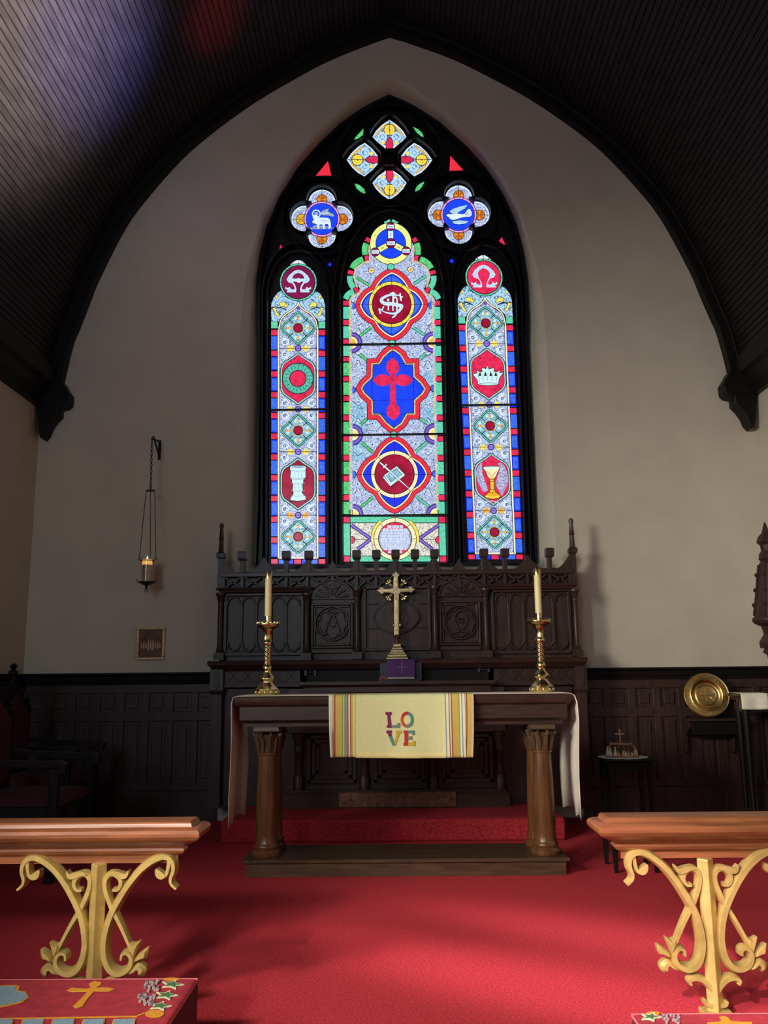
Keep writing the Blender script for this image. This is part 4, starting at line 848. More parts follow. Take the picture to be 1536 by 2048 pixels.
# inner bays: framed roundels with Greek letters, fan-carved heads
for nm, cx, cy, xa, xb, ya, yb in (('A', 664, 1247, 622, 706, 1206, 1306), ('O', 921, 1244, 879, 962, 1201, 1300)):
    Yp = RY - .025; g = MB(); fr = [(0, 0)]
    for e, dpt in ((0, .05), (5, .03)):
        for q in ((xa + e, ya + e, xb - e, ya + e + 4), (xa + e, yb - 14 - e, xb - e, yb - 10 - e), (xa + e, ya + e, xa + e + 4, yb - 10 - e), (xb - e - 4, ya + e, xb - e, yb - 10 - e)): g.bx(*q, Yp - (.02 if e == 0 else 0), dpt)
    g.bx(xa, yb - 8, xb, yb, Yp - .01, .04); g.build('panel_frame', OAK, rere, smooth=0, bevel=.003)
    g = MB(); g.ribbon(xz(circ(cx, cy, 33.5, 40), Yp), .018, Yp - .012, Yp + .03, closed=True, round_=.5)
    foil = []
    for k in range(8):
        a = k * pi / 4
        foil += [(cx + 21.5 * cos(a) + 8.5 * cos(a + t), cy + 21.5 * sin(a) + 8.5 * sin(a + t)) for t in (-1.2, -.6, 0, .6, 1.2)]
    g.ribbon(xz(foil, Yp), .012, Yp - .006, Yp + .03, closed=True, round_=.5)
    rbn = lambda p, w_: g.ribbon(xz(p, Yp), w_, Yp - .004, Yp + .03, round_=.4)
    if nm == 'A':
        rbn([(664, 1224), (648, 1266)], .022); rbn([(664, 1224), (680, 1266)], .022); rbn([(654, 1246), (664, 1255), (674, 1246)], .014); rbn([(642, 1267), (655, 1267)], .014); rbn([(673, 1267), (686, 1267)], .014); rbn([(654, 1226), (674, 1226)], .014)
    else:
        rbn(cat([(906, 1264), (918, 1262), (912, 1250), (908, 1238), (912, 1226), (921, 1220), (930, 1226), (934, 1238), (930, 1250), (924, 1262), (936, 1264)], 4), .02); rbn(circ(921, 1240, 5, 12), .012)
    g.build('carved_roundel', OAK, rere, smooth=0)
    g = MB(); g.prism(xz(cat([(xa - 3, ya - 8), (xa + 4, ya - 28), (cx - 20, ya - 40), (cx, ya - 47), (cx + 20, ya - 40), (xb - 4, ya - 28), (xb + 3, ya - 8)], 4), Yp), Yp - .01, Yp + .05)
    for k in range(7):
        a = pi + pi * (k + .5) / 7; g.ribbon(xz([(cx + 8 * cos(a), ya - 9 + 6 * sin(a)), (cx + 34 * cos(a), ya - 9 + 28 * sin(a))], Yp), [.008, .026], Yp - .028, Yp, round_=.6)
    g.ribbon(xz(cat([(xa - 3, ya - 8), (xa + 4, ya - 28), (cx - 20, ya - 40), (cx, ya - 47), (cx + 20, ya - 40), (xb - 4, ya - 28), (xb + 3, ya - 8)], 4), Yp), .02, Yp - .035, Yp, round_=.4)
    g.build('fan_carving', OAK, rere, smooth=0)
# centre bay: vesica with a carved lamb
Yp = RY - .015; g = MB()
for q in ((727, 1172, 861, 1177), (728, 1296, 862, 1301), (727, 1172, 732, 1301), (857, 1172, 862, 1301)): g.bx(*q, Yp - .03, .06)
for q in ((735, 1207, 756, 1209), (735, 1256, 760, 1258), (838, 1206, 856, 1208), (832, 1254, 856, 1256)): g.bx(*q, Yp, .02)
g.build('panel_frame', OAK, rere, smooth=0, bevel=.003)
vs_ = cat([(748, 1235), (762, 1212), (792, 1201), (822, 1211), (838, 1233), (823, 1256), (794, 1267), (763, 1258)], 5, True)
g = MB(); g.prism(xz(vs_, Yp), Yp - .012, Yp + .02); g.ribbon(xz(vs_, Yp), .014, Yp - .024, Yp, closed=True, round_=.4)
lamb_ = cat([(768, 1232), (776, 1226), (776, 1213), (784, 1214), (785, 1226), (798, 1228), (812, 1226), (815, 1240), (810, 1252), (806, 1242), (790, 1242), (786, 1250), (780, 1240)], 2, True)
g.prism(xz(lamb_, Yp), Yp - .03, Yp); g.build('carved_lamb', OAK, rere, smooth=0)
# lower band at both ends: interlaced arches, end pedestals
for xa, xb, ya, yb in ((447, 600, 1332, 1372), (988, 1148, 1326, 1368)):
    g = MB(); Yp = 7.06; g.bx(xa, ya, xb, yb, Yp, .3); g.build('frieze_panel', OAK, rere)
    g = MB()
    for ph in (0, pi):
        g.ribbon(xz([(xa + 4 + (xb - xa - 8) * t / 48, (ya + yb) / 2 + 13 * cos(ph + 2 * pi * 2.5 * t / 48)) for t in range(49)], Yp), .012, Yp - .012, Yp + .005, round_=.4)
    for x in range(int(xa) + 18, int(xb) - 8, 29): g.ribbon(xz(circ(x, (ya + yb) / 2, 7, 10, 15), Yp), .009, Yp - .008, Yp + .005, closed=True)
    g.bx(xa, ya - 2, xb, ya + 3, Yp - .015, .03); g.bx(xa, yb - 3, xb, yb + 2, Yp - .015, .03); g.build('interlaced_carving', OAK, rere, smooth=0)
for xa, xb, ya, yb in ((420, 446, 1330, 1382), (1150, 1174, 1323, 1378)):
    g = MB(); a, b_, c, d = R(xa, ya, xb, yb, 7.0); g.slab(a, b_, 7.0, YBK - .01, [(-.01, .15), (-.01, c - .03), (.004, c), (0, c + .012), (0, d)])
    g.prism(xz([((xa + xb) / 2 - 6, ya + 14), ((xa + xb) / 2, ya + 6), ((xa + xb) / 2 + 6, ya + 14), ((xa + xb) / 2 + 6, yb - 10), ((xa + xb) / 2, yb - 3), ((xa + xb) / 2 - 6, yb - 10)], 7.0), 6.988, 7.0); g.build('pedestal', OAK, rere, smooth=20)
g = MB(); a, b_, c, d = R(446, 1375, 1150, 1600, 7.1); g.box(a, b_, 7.12, YBK, .15, d); g.build('base_board', OAK, rere)

# ================================================================== old altar against the screen: gradine, niche, columns, plinth
alt = thing('wall_altar', 'dark wooden altar built against the carved screen, behind the white-draped table', 'altar', (AX, 7.0, 0.15))
a, b_, c, d = R(603, 1362, 988, 1371, 6.86); ZG = d; GX0, GX1 = a, b_
g = MB(); g.slab(a, b_, 6.86, 7.10, [(-.02, c - .05), (-.02, c - .01), (0, c), (.012, c + .01), (.012, d)]); g.build('ledge', OAKX, alt, smooth=20)
g = MB(); g.box(a + .02, b_ - .02, 7.06, 7.11, ZG, ZSH - .05); g.build('niche_back', BLACKOAK, alt)
g = MB(); a2, b2, c2, d2 = R(575, 1375, 1010, 1460, 6.95); g.box(a2, b2, 6.95, 7.11, c2 - .02, d2); g.build('front_rail', OAKX, alt, bevel=.005)
a3, b3, c3, d3 = R(573, 1580, 1014, 1616, 6.98); zpl = d3
g = MB(); g.slab(a3, b3, 6.98, 7.11, [(.02, .151), (.02, zpl - .04), (0, zpl - .01), (0, zpl)]); g.build('plinth', OAKX, alt, smooth=20)
g = MB(); g.box(a3 + .03, b3 - .03, 7.07, 7.11, zpl, c2); g.build('back_panel', OAK, alt)
for x in (596, 728, 865, 1000):
    g = MB(); X = aY(x, 1520, 6.99).x; zt = c2 - .02; r = .03
    g.lathe([(r * 1.7, zt), (r * 1.7, zt - .03), (r * 1.2, zt - .06), (r * 1.1, zt - .13), (r * 1.25, zt - .14), (r, zt - .155), (r, zpl + .13), (r * 1.25, zpl + .12), (r * 1.15, zpl + .1), (r * 1.4, zpl + .08), (r * 1.4, zpl)], (X, 7.02, 0), 16); g.build('column', OAK, alt)
for xa, xb in ((615, 712), (748, 848), (884, 985)):
    g = MB(); X0, X1 = aY(xa, 1520, 7.03).x, aY(xb, 1520, 7.03).x; zb, zt = zpl + .05, c2 - .04
    for e, yf in ((0, 7.03), (.035, 7.045), (.07, 7.055)):
        for q in ((X0 + e, X1 - e, zb + e, zb + e + .022), (X0 + e, X1 - e, zt - e - .022, zt - e), (X0 + e, X0 + e + .022, zb + e, zt - e), (X1 - e - .022, X1 - e, zb + e, zt - e)): g.box(q[0], q[1], yf, 7.075, q[2], q[3])
    g.build('stepped_panel', OAK, alt, smooth=0)
g = MB(); a, b_, c, d = R(677, 1584, 912, 1614, 6.95); g.box(a, b_, 6.945, 6.962, c, d)
pq = g.build('dedication_plaque', mat('plaque_brass', (0.17, 0.075, 0.045), .5, .6, noise=.6, nscale=30), alt, bevel=.002)
g = MB(); rr = random.Random(5)
for row in range(3):                                   # worn engraved lines, not legible in the photograph
    z = d - .022 - row * .026; x = a + .02 + (0 if row < 2 else .12)
    while x < b_ - (.03 if row < 2 else .15):
        w_ = rr.uniform(.008, .02)
        if rr.random() < .85: g.ribbon([(x, z - .007), (x + w_ * .3, z + .006), (x + w_ * .6, z - .006), (x + w_ * .9, z + .006)], .0028, 6.942, 6.946)
        x += w_ + .004
g.build('engraving', mat('plaque_letters', (.30, .10, .085), .6, noise=.3), pq, smooth=0)
for x, y in ((621, 1346), (967, 1339)):
    g = MB(); p = aY(x, y, 7.05); g.tube([(p.x - .035, 7.05, p.z), (p.x - .03, 7.03, p.z), (p.x + .03, 7.03, p.z), (p.x + .035, 7.05, p.z)], .006, 8)
    for s_ in (-1, 1): g.box(p.x + s_ * .038 - .008, p.x + s_ * .038 + .008, 7.035, 7.06, p.z - .02, p.z + .02)
    g.build('pull_handle', mat('dull_pewter', (.10, .09, .09), .45, .8), alt)

# ================================================================== altar cross, missal
p = aY(794, 1312, 7.06); cxr, cyr = p.x, 7.07; ZS = ZSH + .001
ac = thing('altar_cross', 'tall brass cross on a stepped base on the screen shelf', 'cross', (cxr, cyr, ZS))
zb0 = aY(794, 1312, 7.04).z; dz = ZS - zb0
kc = K(720, 1120, 8.193); Yc = 7.05
sc = lambda x, y: (aY(*kc((x, y))[0], Yc).x, aY(*kc((x, y))[0], Yc).z + dz)
cxc = 600
g = MB()
arm = [(560, 1200), (560, 590), (555, 520), (500, 495), (400, 490), (385, 500), (370, 520), (340, 515), (325, 490), (262, 457), (325, 418), (335, 395), (365, 388), (385, 412), (400, 425), (500, 420), (548, 400), (548, 300), (552, 230), (528, 212), (535, 180), (560, 170), (588, 130), (615, 165), (645, 182), (645, 215), (625, 235), (628, 300), (632, 400), (650, 418), (790, 408), (808, 385), (850, 380), (860, 412), (915, 432), (870, 460), (850, 495), (820, 490), (800, 480), (660, 490), (640, 520), (640, 590), (640, 1200)]
g.prism([sc(x, y) for x, y in arm], 7.035, 7.06); g.build('cross_body', OLDBRASS, ac, smooth=0, bevel=.004)
g = MB()
g.prism([sc(x, y) for x, y in ((575, 600), (622, 600), (630, 1190), (580, 1190))], 7.028, 7.036)
for x0_, y0_, x1_, y1_ in ((400, 440, 560, 475), (640, 430, 800, 465), (570, 240, 612, 400)):
    A, B_ = sc(x0_, y0_), sc(x1_, y1_); g.box(min(A[0], B_[0]), max(A[0], B_[0]), 7.029, 7.036, min(A[1], B_[1]), max(A[1], B_[1]))
g.build('raised_face', BRASS, ac, smooth=0, bevel=.002)
for x, y in ((495, 350), (690, 345), (495, 545), (695, 540)):
    g = MB(); c0_ = sc(x, y); s_ = 1 if x > 600 else -1; t_ = 1 if y > 440 else -1
    for k in range(3):
        a = [0.2, .9, 1.6][k]; ex, ez = c0_[0] + s_ * .030 * cos(a), c0_[1] - t_ * .030 * sin(a)
        q = cat([(c0_[0] - s_ * .022, c0_[1] + t_ * .022), (c0_[0] + s_ * .004 * k, c0_[1]), (ex, ez)], 4); g.tube([(u, 7.045, v) for u, v in q], .0065, 6); g.lathe([(0.001, -.010), (.009, -.005), (.009, .005), (.001, .010)], (ex, 7.045, ez), 8)
    g.build('corner_spray', BRASS, ac)
g = MB()
for x in (555, 650):
    g = MB(); q = sc(x, 1018); g.lathe([(.001, -.018), (.015, -.009), (.015, .009), (.001, .018)], (q[0], 7.045, q[1]), 10); g.build('side_knop', OLDBRASS, ac)
g = MB(); q = sc(605, 1215); g.lathe([(.001, q[1] - .03), (.02, q[1] - .01), (.03, q[1] + .004), (.018, q[1] + .02), (.012, q[1] + .03)], (q[0], 7.045, 0), 10)
g.lathe([(.03, sc(600, 1320)[1]), (.02, sc(600, 1290)[1]), (.011, q[1] - .02)], (q[0], 7.045, 0), 12); g.build('knop', OLDBRASS, ac)
g = MB(); X = sc(608, 1400)[0]
zA, zB, zC, zD = ZS, sc(600, 1490)[1], sc(600, 1415)[1], sc(600, 1315)[1]
for hw, za, zb_ in ((sc(785, 1500)[0] - X, zA, zB), (sc(735, 1450)[0] - X, zB, zC), (sc(688, 1350)[0] - X, zC, zD)):
    h = zb_ - za; g.slab(X - hw + .012, X + hw - .012, 7.045 - .055 + (.09 - hw) * .3, 7.045 + .055 - (.09 - hw) * .3, [(.012, za), (.012, za + h * .25), (.002, za + h * .45), (0, za + h * .8), (.006, zb_ - h * .1), (.004, zb_)])
g.build('stepped_base', OLDBRASS, ac, smooth=20)
ms = thing('missal', 'purple book with a thin cross leaning below the brass cross', 'book', (aY(800, 1358, 6.93).x, 6.93, ZG))
PURP = mat('purple_cloth', (.085, .03, .17), .8, noise=.15, nscale=40); PAGES = mat('book_pages', (.45, .40, .34), .8, noise=.1)
p0, p1 = aY(775, 1358, 6.93), aY(829, 1316, 6.93); x0, x1 = p0.x, p1.x; H = p1.z - ZG - .01
lean = lambda x, t, z: (x, 6.868 + t + (z - ZG) * .14, z)
def leanbox(g, xa, xb, ta, tb, za, zb):
    vs = [lean(x, t, z) for z in (za, zb) for t in (ta, tb) for x in (xa, xb)]; g.add(vs, [(0, 2, 3, 1), (4, 5, 7, 6), (0, 1, 5, 4), (2, 6, 7, 3), (0, 4, 6, 2), (1, 3, 7, 5)])
g = MB(); leanbox(g, x0, x1, 0, .006, ZG + .03, ZG + H); leanbox(g, x0, x1, .036, .042, ZG + .0125, ZG + H); g.build('cover', PURP, ms, bevel=.002)
g = MB(); leanbox(g, x0 + .004, x1 - .004, .006, .036, ZG + .016, ZG + H - .006); g.build('page_block', PAGES, ms)
g = MB(); xm = (x0 + x1) / 2 + .005; leanbox(g, xm - .002, xm + .002, -.0015, 0.001, ZG + .06, ZG + H - .02); leanbox(g, xm - .04, xm + .04, -.0015, 0.001, ZG + .105, ZG + .108); g.build('stamped_cross', mat('silver_thread', (.30, .26, .36), .6), ms)
st_ = thing('book_stand', 'grey-blue wooden book stand holding the purple book', 'book stand', (xm, 7.0, ZG))
a, b_, c, d = R(760, 1324, 843, 1360, 6.99); g = MB(); g.box(a, b_, 6.942, 6.954, ZG + .0005, d - .004); g.build('stand_back', mat('stand_slate', (.045, .05, .085), .6, noise=.2), st_, bevel=.004)
g = MB(); g.box(a + .01, b_ - .01, 6.868, 6.954, ZG + .0005, ZG + .011); g.build('stand_foot', MATS['stand_slate'], st_, bevel=.003)
g = MB(); q = aY(766, 1357, 6.86); g.ribbon(cat([(q.x - .03, ZG + .006), (q.x - .01, ZG + .03), (q.x + .02, ZG + .02), (q.x + .04, ZG + .012)], 4), .012, 6.858, 6.862)
tag(g.build('ribbon_marker', mat('red_ribbon', (.32, .03, .05), .6)), 'small red ribbon lying on the ledge beside the purple book', 'ribbon')

# ================================================================== free-standing altar table
Zp = 0.10; TY0, TY1 = 5.42, 5.82
tb = thing('altar_table', 'dark wooden altar table on paired columns with scrolled capitals, draped in white', 'table', (0.03, 5.6, 0))
a = aY(484, 1740, 5.35).x; b_ = aY(1141, 1735, 5.35).x
g = MB(); g.slab(a + .02, b_ - .02, 5.38, 5.80, [(0, 0.001), (0, Zp - .028), (.012, Zp - .022), (.02, Zp - .018), (.02, Zp - .004), (.014, Zp)]); g.build('footpace', mat('footpace_wood', (.075, .045, .025), .3, noise=.35, nscale=9, stretch=(.7, 6, 6)), tb, smooth=20)
zt = aY(800, 1391, TY0).z; zf0 = aY(800, 1452, TY0).z; zf1 = aY(800, 1440, TY0).z
xa, xb = aY(478, 1420, TY0).x, aY(1136, 1420, TY0).x
g = MB(); g.slab(xa, xb, TY0 + .02, TY1 - .02, [(-.03, zf0), (-.03, zf0 + .02), (-.018, zf0 + .03), (0, zf1 + .005), (0, zt - .062)]); g.build('frieze', OAKX, tb, smooth=20)
g = MB(); g.slab(xa, xb, TY0 + .02, TY1 - .02, [(0, zt - .062), (.022, zt - .05), (.03, zt - .03), (.03, zt - .006), (.026, zt)]); g.build('tabletop', OAKX, tb, smooth=25)
def column(X, Y):
    r0, r1 = .066, .056
    zc = aY(535, 1503, 5.5).z; g = MB()
    g.lathe([(.085, Zp + .001), (.09, Zp + .012), (.09, Zp + .026), (.078, Zp + .038), (.072, Zp + .043), (.078, Zp + .052), (.078, Zp + .062), (.07, Zp + .072)] + [(r0 - (r0 - r1) * t + .003 * sin(pi * t), Zp + .08 + (zc - Zp - .1) * t) for t in [i / 10 for i in range(11)]] + [(.064, zc - .016), (.064, zc - .004), (.056, zc)], (X, Y, 0), 32); c = g.build('column', WALNUT, tb, smooth=40)
    g = MB(); ht = zf0 - zc
    g.lathe([(.055, zc), (.056, zc + ht * .3), (.066, zc + ht * .62), (.07, zc + ht * .7)], (X, Y, 0), 24)
    g.slab(X - .07, X + .07, Y - .07, Y + .07, [(0, zc + ht * .8), (.008, zc + ht * .84), (.006, zf0)])
    for k in range(10):
        a_ = 2 * pi * k / 10; g.tube([(X + (r + .004) * cos(a_), Y + (r + .004) * sin(a_), z) for r, z in ((.054, zc), (.058, zc + ht * .25), (.064, zc + ht * .45), (.074, zc + ht * .55), (.078, zc + ht * .5))], [.008, .012, .013, .010, .006], 6)
    for k in range(4):
        a_ = pi / 4 + k * pi / 2
        for s_ in (-1, 1):
            vx, vy = cos(a_ + s_ * .42), sin(a_ + s_ * .42); sp = [(.076 + .016 * cos(t) * (1 - t / 11), zc + ht * .66 + .02 * sin(t) * (1 - t / 11)) for t in [.6 * i for i in range(14)]]
            g.tube([(X + r * vx, Y + r * vy, z) for r, z in sp], .006, 6)
    cp = g.build('capital', mat('capital_wood', (.085, .05, .025), .4), c, smooth=45); cp.parent = c; cp.matrix_parent_inverse = Matrix.Identity(4)
for (x, y, Y) in ((534, 1600, 5.49), (1087, 1600, 5.49)):
    X = aY(x, y, Y).x; column(X, Y); column(X - (.0 if X > 0 else .0), 5.73)
# white fair linen: top and long drops at both ends
LY0, LY1 = TY0 - .016, TY1 + .02
left_p = [(456, 1660), (458, 1600), (462, 1540), (464, 1480), (463, 1430), (463, 1408), (466, 1396), (474, 1389.5), (486, 1387.5)]
right_p = [(1128, 1384.5), (1141, 1385.5), (1149, 1391), (1154, 1404), (1157, 1440), (1156, 1500), (1157, 1550), (1160, 1600), (1163, 1643)]
pl = xz(left_p, LY0); pr = xz(right_p, LY0); zt2 = zt + .004
path = pl[:-2] + [(pl[-2][0], zt2)] + [(pl[-1][0] + (pr[0][0] - pl[-1][0]) * t / 30, zt2) for t in range(31)] + [(pr[1][0], zt2 - .002)] + pr[2:]
NV = 12; g = MB(); rows = []; rng = random.Random(2)
for j in range(NV + 1):
    v = j / NV; row = []
    for (x, z) in path:
        drop = max(0, zt2 - z); sgn = -1 if x < 0 else 1
        yy = LY0 + (LY1 - LY0) * v + (v - .5) * -.12 * min(1, drop / .9)
        xx = x + sgn * (.012 * sin(v * 9 + drop * 3) + .02 * sin(v * 4 + 1)) * min(1, drop * 3) * (0.3 + v)
        zz = z + (0.05 * v + .02 * sin(v * 11)) * (drop / .9 if drop > .2 else 0) * (1 if drop > .0 else 0)
        row.append((xx, yy, zz))
    rows.append(row)
g.loft(rows, False, False, closed=False); cl = g.build('altar_cloth', LINEN, smooth=60)
sm = cl.modifiers.new('solid', 'SOLIDIFY'); sm.thickness = .003; sm.offset = 1
tag(cl, 'plain white altar cloth falling far down both table ends', 'cloth')
# striped runner with the four letters
run = thing('altar_runner', 'pale yellow striped cloth reading LOVE hung over the table front', 'cloth', (.06, TY0 - .03, zt))
STR = {}
def sm_(n, c): STR[n] = mat('runner_' + n, lin(c), .85, noise=.04, nscale=60, bump=.05, bscale=200)
sm_('base', (226, 226, 168)); sm_('pale', (238, 240, 205)); sm_('straw', (214, 190, 92)); sm_('peach', (226, 190, 130)); sm_('rust', (150, 66, 40)); sm_('green', (120, 150, 84)); sm_('blue', (110, 150, 150)); sm_('lime', (196, 208, 110)); sm_('hem', (238, 230, 158)); sm_('grey', (170, 150, 140))
kr = K(640, 1370, 4.8)
SL = [(85, 'pale'), (95, 'blue'), (99, 'pale'), (115, 'grey'), (121, 'peach'), (137, 'rust'), (148, 'peach'), (160, 'straw'), (210, 'green'), (218, 'lime'), (234, 'blue'), (244, 'grey'), (264, 'rust'), (272, 'pale'), (288, 'rust'), (297, 'straw'), (318, 'pale'), (330, 'straw'), (344, 'hem'), (356, 'base'), (480, 'base'), (600, 'base'), (680, 'base'), (760, 'base'), (840, 'base'), (920, 'base'), (1000, 'base'), (1090, 'base'), (1170, 'hem'), (1186, 'base'), (1198, 'blue'), (1207, 'pale'), (1232, 'rust'), (1240, 'pale'), (1254, 'rust'), (1264, 'peach'), (1275, 'straw'), (1328, 'green'), (1336, 'pale'), (1355, 'blue'), (1364, 'pale'), (1387, 'grey'), (1392, 'peach'), (1402, 'rust'), (1412, 'peach'), (1422, 'straw'), (1452, 'peach'), (1466, 'pale'), (1474, None)]
mats = list(STR.values()); mn = list(STR)
YR = TY0 - .03; NR = 22; zt3 = zt2 + .004
xs_t = [aY(*kr((x, 90))[0], YR).x for x, _ in SL]
def runner_y(x, v): return YR - .012 * v - .006 * v * sin(x * 26) - .004 * v * sin(x * 61 + 2) - .012 * v * v * sin(x * 9 + 1)
def zbot(xp): return aY(*kr((xp, 682 if xp < 340 else (690 if xp < 1195 else 686)))[0], YR).z
g = MB(); cols = []
for (xp, _), x in zip(SL, xs_t):
    c_ = [(x, LY1 - .1 - (LY1 - .1 - YR - .02) * t / 4, zt3) for t in range(5)] + [(x, YR + .008, zt3 - .004)]
    zb_ = zbot(xp); xsh = aY(*kr((xp + (18 if xp < 120 else (0 if xp < 1400 else -4)), 680))[0], YR).x - x
    for k in range(1, NR + 1):
        v = k / NR; c_.append((x + (xsh * v * v if (xp < 130 or xp > 1400) else 0), runner_y(x, v), zt3 - .006 + (zb_ - zt3) * v))
    cols.append(c_)
for i in range(len(SL) - 1):
    n_ = len(cols[0]); o = len(g.v); g.v += cols[i] + cols[i + 1]
    for k in range(n_ - 1): g.f.append((o + k, o + k + 1, o + n_ + k + 1, o + n_ + k)); g.mi.append(mn.index('hem' if (SL[i][1] == 'base' and k >= n_ - 3) else SL[i][1]))
rc = g.build('striped_panel', mats, run, smooth=70); bm = bmesh.new(); bm.from_mesh(rc.data); bmesh.ops.remove_doubles(bm, verts=bm.verts, dist=1e-5); bm.to_mesh(rc.data); bm.free()
sm = rc.modifiers.new('solid', 'SOLIDIFY'); sm.thickness = .003; sm.offset = 0
for n_, c_ in (('plum', (128, 36, 84)), ('sage', (110, 140, 120)), ('coral', (216, 84, 56)), ('crimson', (196, 40, 48)), ('teal', (86, 140, 130)), ('mustard', (196, 170, 60))): mat('letter_' + n_, lin(c_), .8)
LM = lambda n_: MATS['letter_' + n_]
def letter(pieces):
    g = MB(); used = []
    for n_, pts in pieces:
        if n_ not in used: used.append(n_)
        q = [aY(*kr(p_)[0], YR) for p_ in pts]; k = len(q)
        fr_ = [(p_.x, runner_y(p_.x, max(0, min(1, (zt3 - p_.z) / (zt3 - zbot(700))))) - .0045, p_.z) for p_ in q]; bk_ = [(x, y + .004, z) for x, y, z in fr_]
        g.add(fr_ + bk_, [tuple(range(k)), tuple(range(2 * k - 1, k - 1, -1))] + [(i, i + k, (i + 1) % k + k, (i + 1) % k) for i in range(k)], used.index(n_))
    return g.build('letter', [LM(n_) for n_ in used], run, smooth=0)
letter([('plum', [(628, 258), (688, 258), (688, 285), (674, 292), (686, 385), (690, 412), (640, 412), (640, 388), (652, 382), (645, 290), (628, 285)]), ('sage', [(690, 412), (686, 385), (735, 382), (745, 365), (768, 362), (770, 412)])])
oc = (835, 332); ring_o = lambda a0, a1, n_=10: [(oc[0] + 62 * cos(a0 + (a1 - a0) * i / n_), oc[1] + 78 * sin(a0 + (a1 - a0) * i / n_)) for i in range(n_ + 1)] + [(oc[0] + 36 * cos(a1 + (a0 - a1) * i / n_), oc[1] + 46 * sin(a1 + (a0 - a1) * i / n_)) for i in range(n_ + 1)]
letter([('coral', ring_o(radians(100), radians(215))), ('crimson', ring_o(radians(215), radians(285))), ('teal', ring_o(radians(-75), radians(60))), ('sage', ring_o(radians(60), radians(100)))])
letter([('plum', [(636, 435), (690, 435), (690, 462), (684, 466), (692, 492), (658, 492), (652, 468), (636, 462)]), ('teal', [(658, 492), (692, 492), (712, 545), (725, 580), (695, 580)]), ('mustard', [(725, 580), (712, 545), (735, 470), (728, 462), (728, 435), (782, 435), (782, 460), (768, 466)])])
letter([('crimson', [(800, 435), (845, 435), (845, 580), (800, 580), (800, 556), (810, 552), (810, 462), (800, 458)]), ('teal', [(845, 435), (905, 435), (905, 478), (885, 478), (880, 462), (845, 462)]), ('sage', [(845, 490), (882, 490), (882, 522), (845, 522)]), ('mustard', [(845, 552), (885, 550), (888, 534), (910, 534), (910, 580), (845, 580)])])

# ================================================================== candlesticks and candles
def candlestick(loc, label, s=1.0):
    t = thing('candlestick', label, 'candlestick', loc, 'brass candlesticks on the altar table'); X, Y, Z = loc; u = .00083 * s
    z = lambda y: Z + .0005 + (1435 - y) * u
    lob = lambda a, zz: 1 + .045 * cos(6 * a)
    g = MB(); g.lathe([(88 * u, z(1435)), (93 * u, z(1428)), (93 * u, z(1392)), (80 * u, z(1384)), (66 * u, z(1372)), (50 * u, z(1350)), (44 * u, z(1338)), (46 * u, z(1325)), (56 * u, z(1312)), (54 * u, z(1298)), (38 * u, z(1282)), (30 * u, z(1268)), (28 * u, z(1255))], (X, Y, 0), 36, lob)
    for k in range(12):
        a_ = 2 * pi * k / 12; g.lathe([(.001, z(1425)), (9 * u, z(1418)), (10 * u, z(1408)), (.001, z(1396))], (X + 91 * u * cos(a_), Y + 91 * u * sin(a_), 0), 8)
    g.build('base', BRASS, t, smooth=40)
    g = MB(); pr = [(28 * u, z(1255)), (36 * u, z(1245)), (36 * u, z(1222)), (28 * u, z(1208))]; rg = []
    for i in range(37):
        f = i / 36; zz = z(1205) + (z(1055) - z(1205)) * f; tw = f * 7.0
        rg.append([(X + 25 * u * (1 + .16 * cos(4 * (a_ + tw))) * cos(a_), Y + 25 * u * (1 + .16 * cos(4 * (a_ + tw))) * sin(a_), zz) for a_ in [2 * pi * k / 24 for k in range(24)]])
    g.lathe(pr, (X, Y, 0), 24); g.loft(rg)
    g.lathe([(27 * u, z(1055)), (34 * u, z(1048)), (34 * u, z(1028)), (29 * u, z(1022)), (25 * u, z(1010)), (24 * u, z(975)), (30 * u, z(955)), (40 * u, z(935)), (48 * u, z(925))], (X, Y, 0), 24, lambda a, zz: 1 + .07 * cos(8 * a)); g.build('stem', BRASS, t, smooth=50)
    g = MB(); g.lathe([(46 * u, z(928)), (70 * u, z(915)), (84 * u, z(908)), (88 * u, z(900)), (88 * u, z(886)), (80 * u, z(886)), (74 * u, z(900)), (20 * u, z(904))], (X, Y, 0), 32)
    for k in range(16):
        a_ = 2 * pi * k / 16; g.lathe([(.001, z(888)), (9 * u, z(884)), (9 * u, z(874)), (.001, z(864))], (X + 86 * u * cos(a_), Y + 86 * u * sin(a_), 0), 6)
    g.lathe([(24 * u, z(904)), (24 * u, z(832)), (27 * u, z(830)), (27 * u, z(826)), (20 * u, z(826))], (X, Y, 0), 20); g.build('drip_pan', BRASS, t, smooth=40)
    return t, z
def candle(X, Y, z, u, label):
    t = thing('candle', label, 'candle', (X, Y, z(828)), 'altar candles')
    g = MB(); g.lathe([(26.5 * u, z(829)), (26.5 * u, z(520))], (X, Y, 0), 24); g.build('wax_shaft', WAX, t)
    g = MB(); g.lathe([(27.5 * u, z(528)), (27.5 * u, z(480)), (24 * u, z(474)), (9 * u, z(474)), (9 * u, z(482))], (X, Y, 0), 24); g.build('brass_follower', BRASS, t)
for x, yb, nm in ((534, 1384, 'left'), (1084, 1379, 'right')):
    Yc = 5.60; p = aY(x, yb, Yc); s = 1.0
    lab = 'brass candlestick with twisted stem on the %s end of the altar table' % nm
    t, z = candlestick((p.x, Yc, zt2 + .004), lab, .985); candle(p.x, Yc, z, .00083 * .985, 'tall cream candle with brass top on the %s candlestick' % nm)

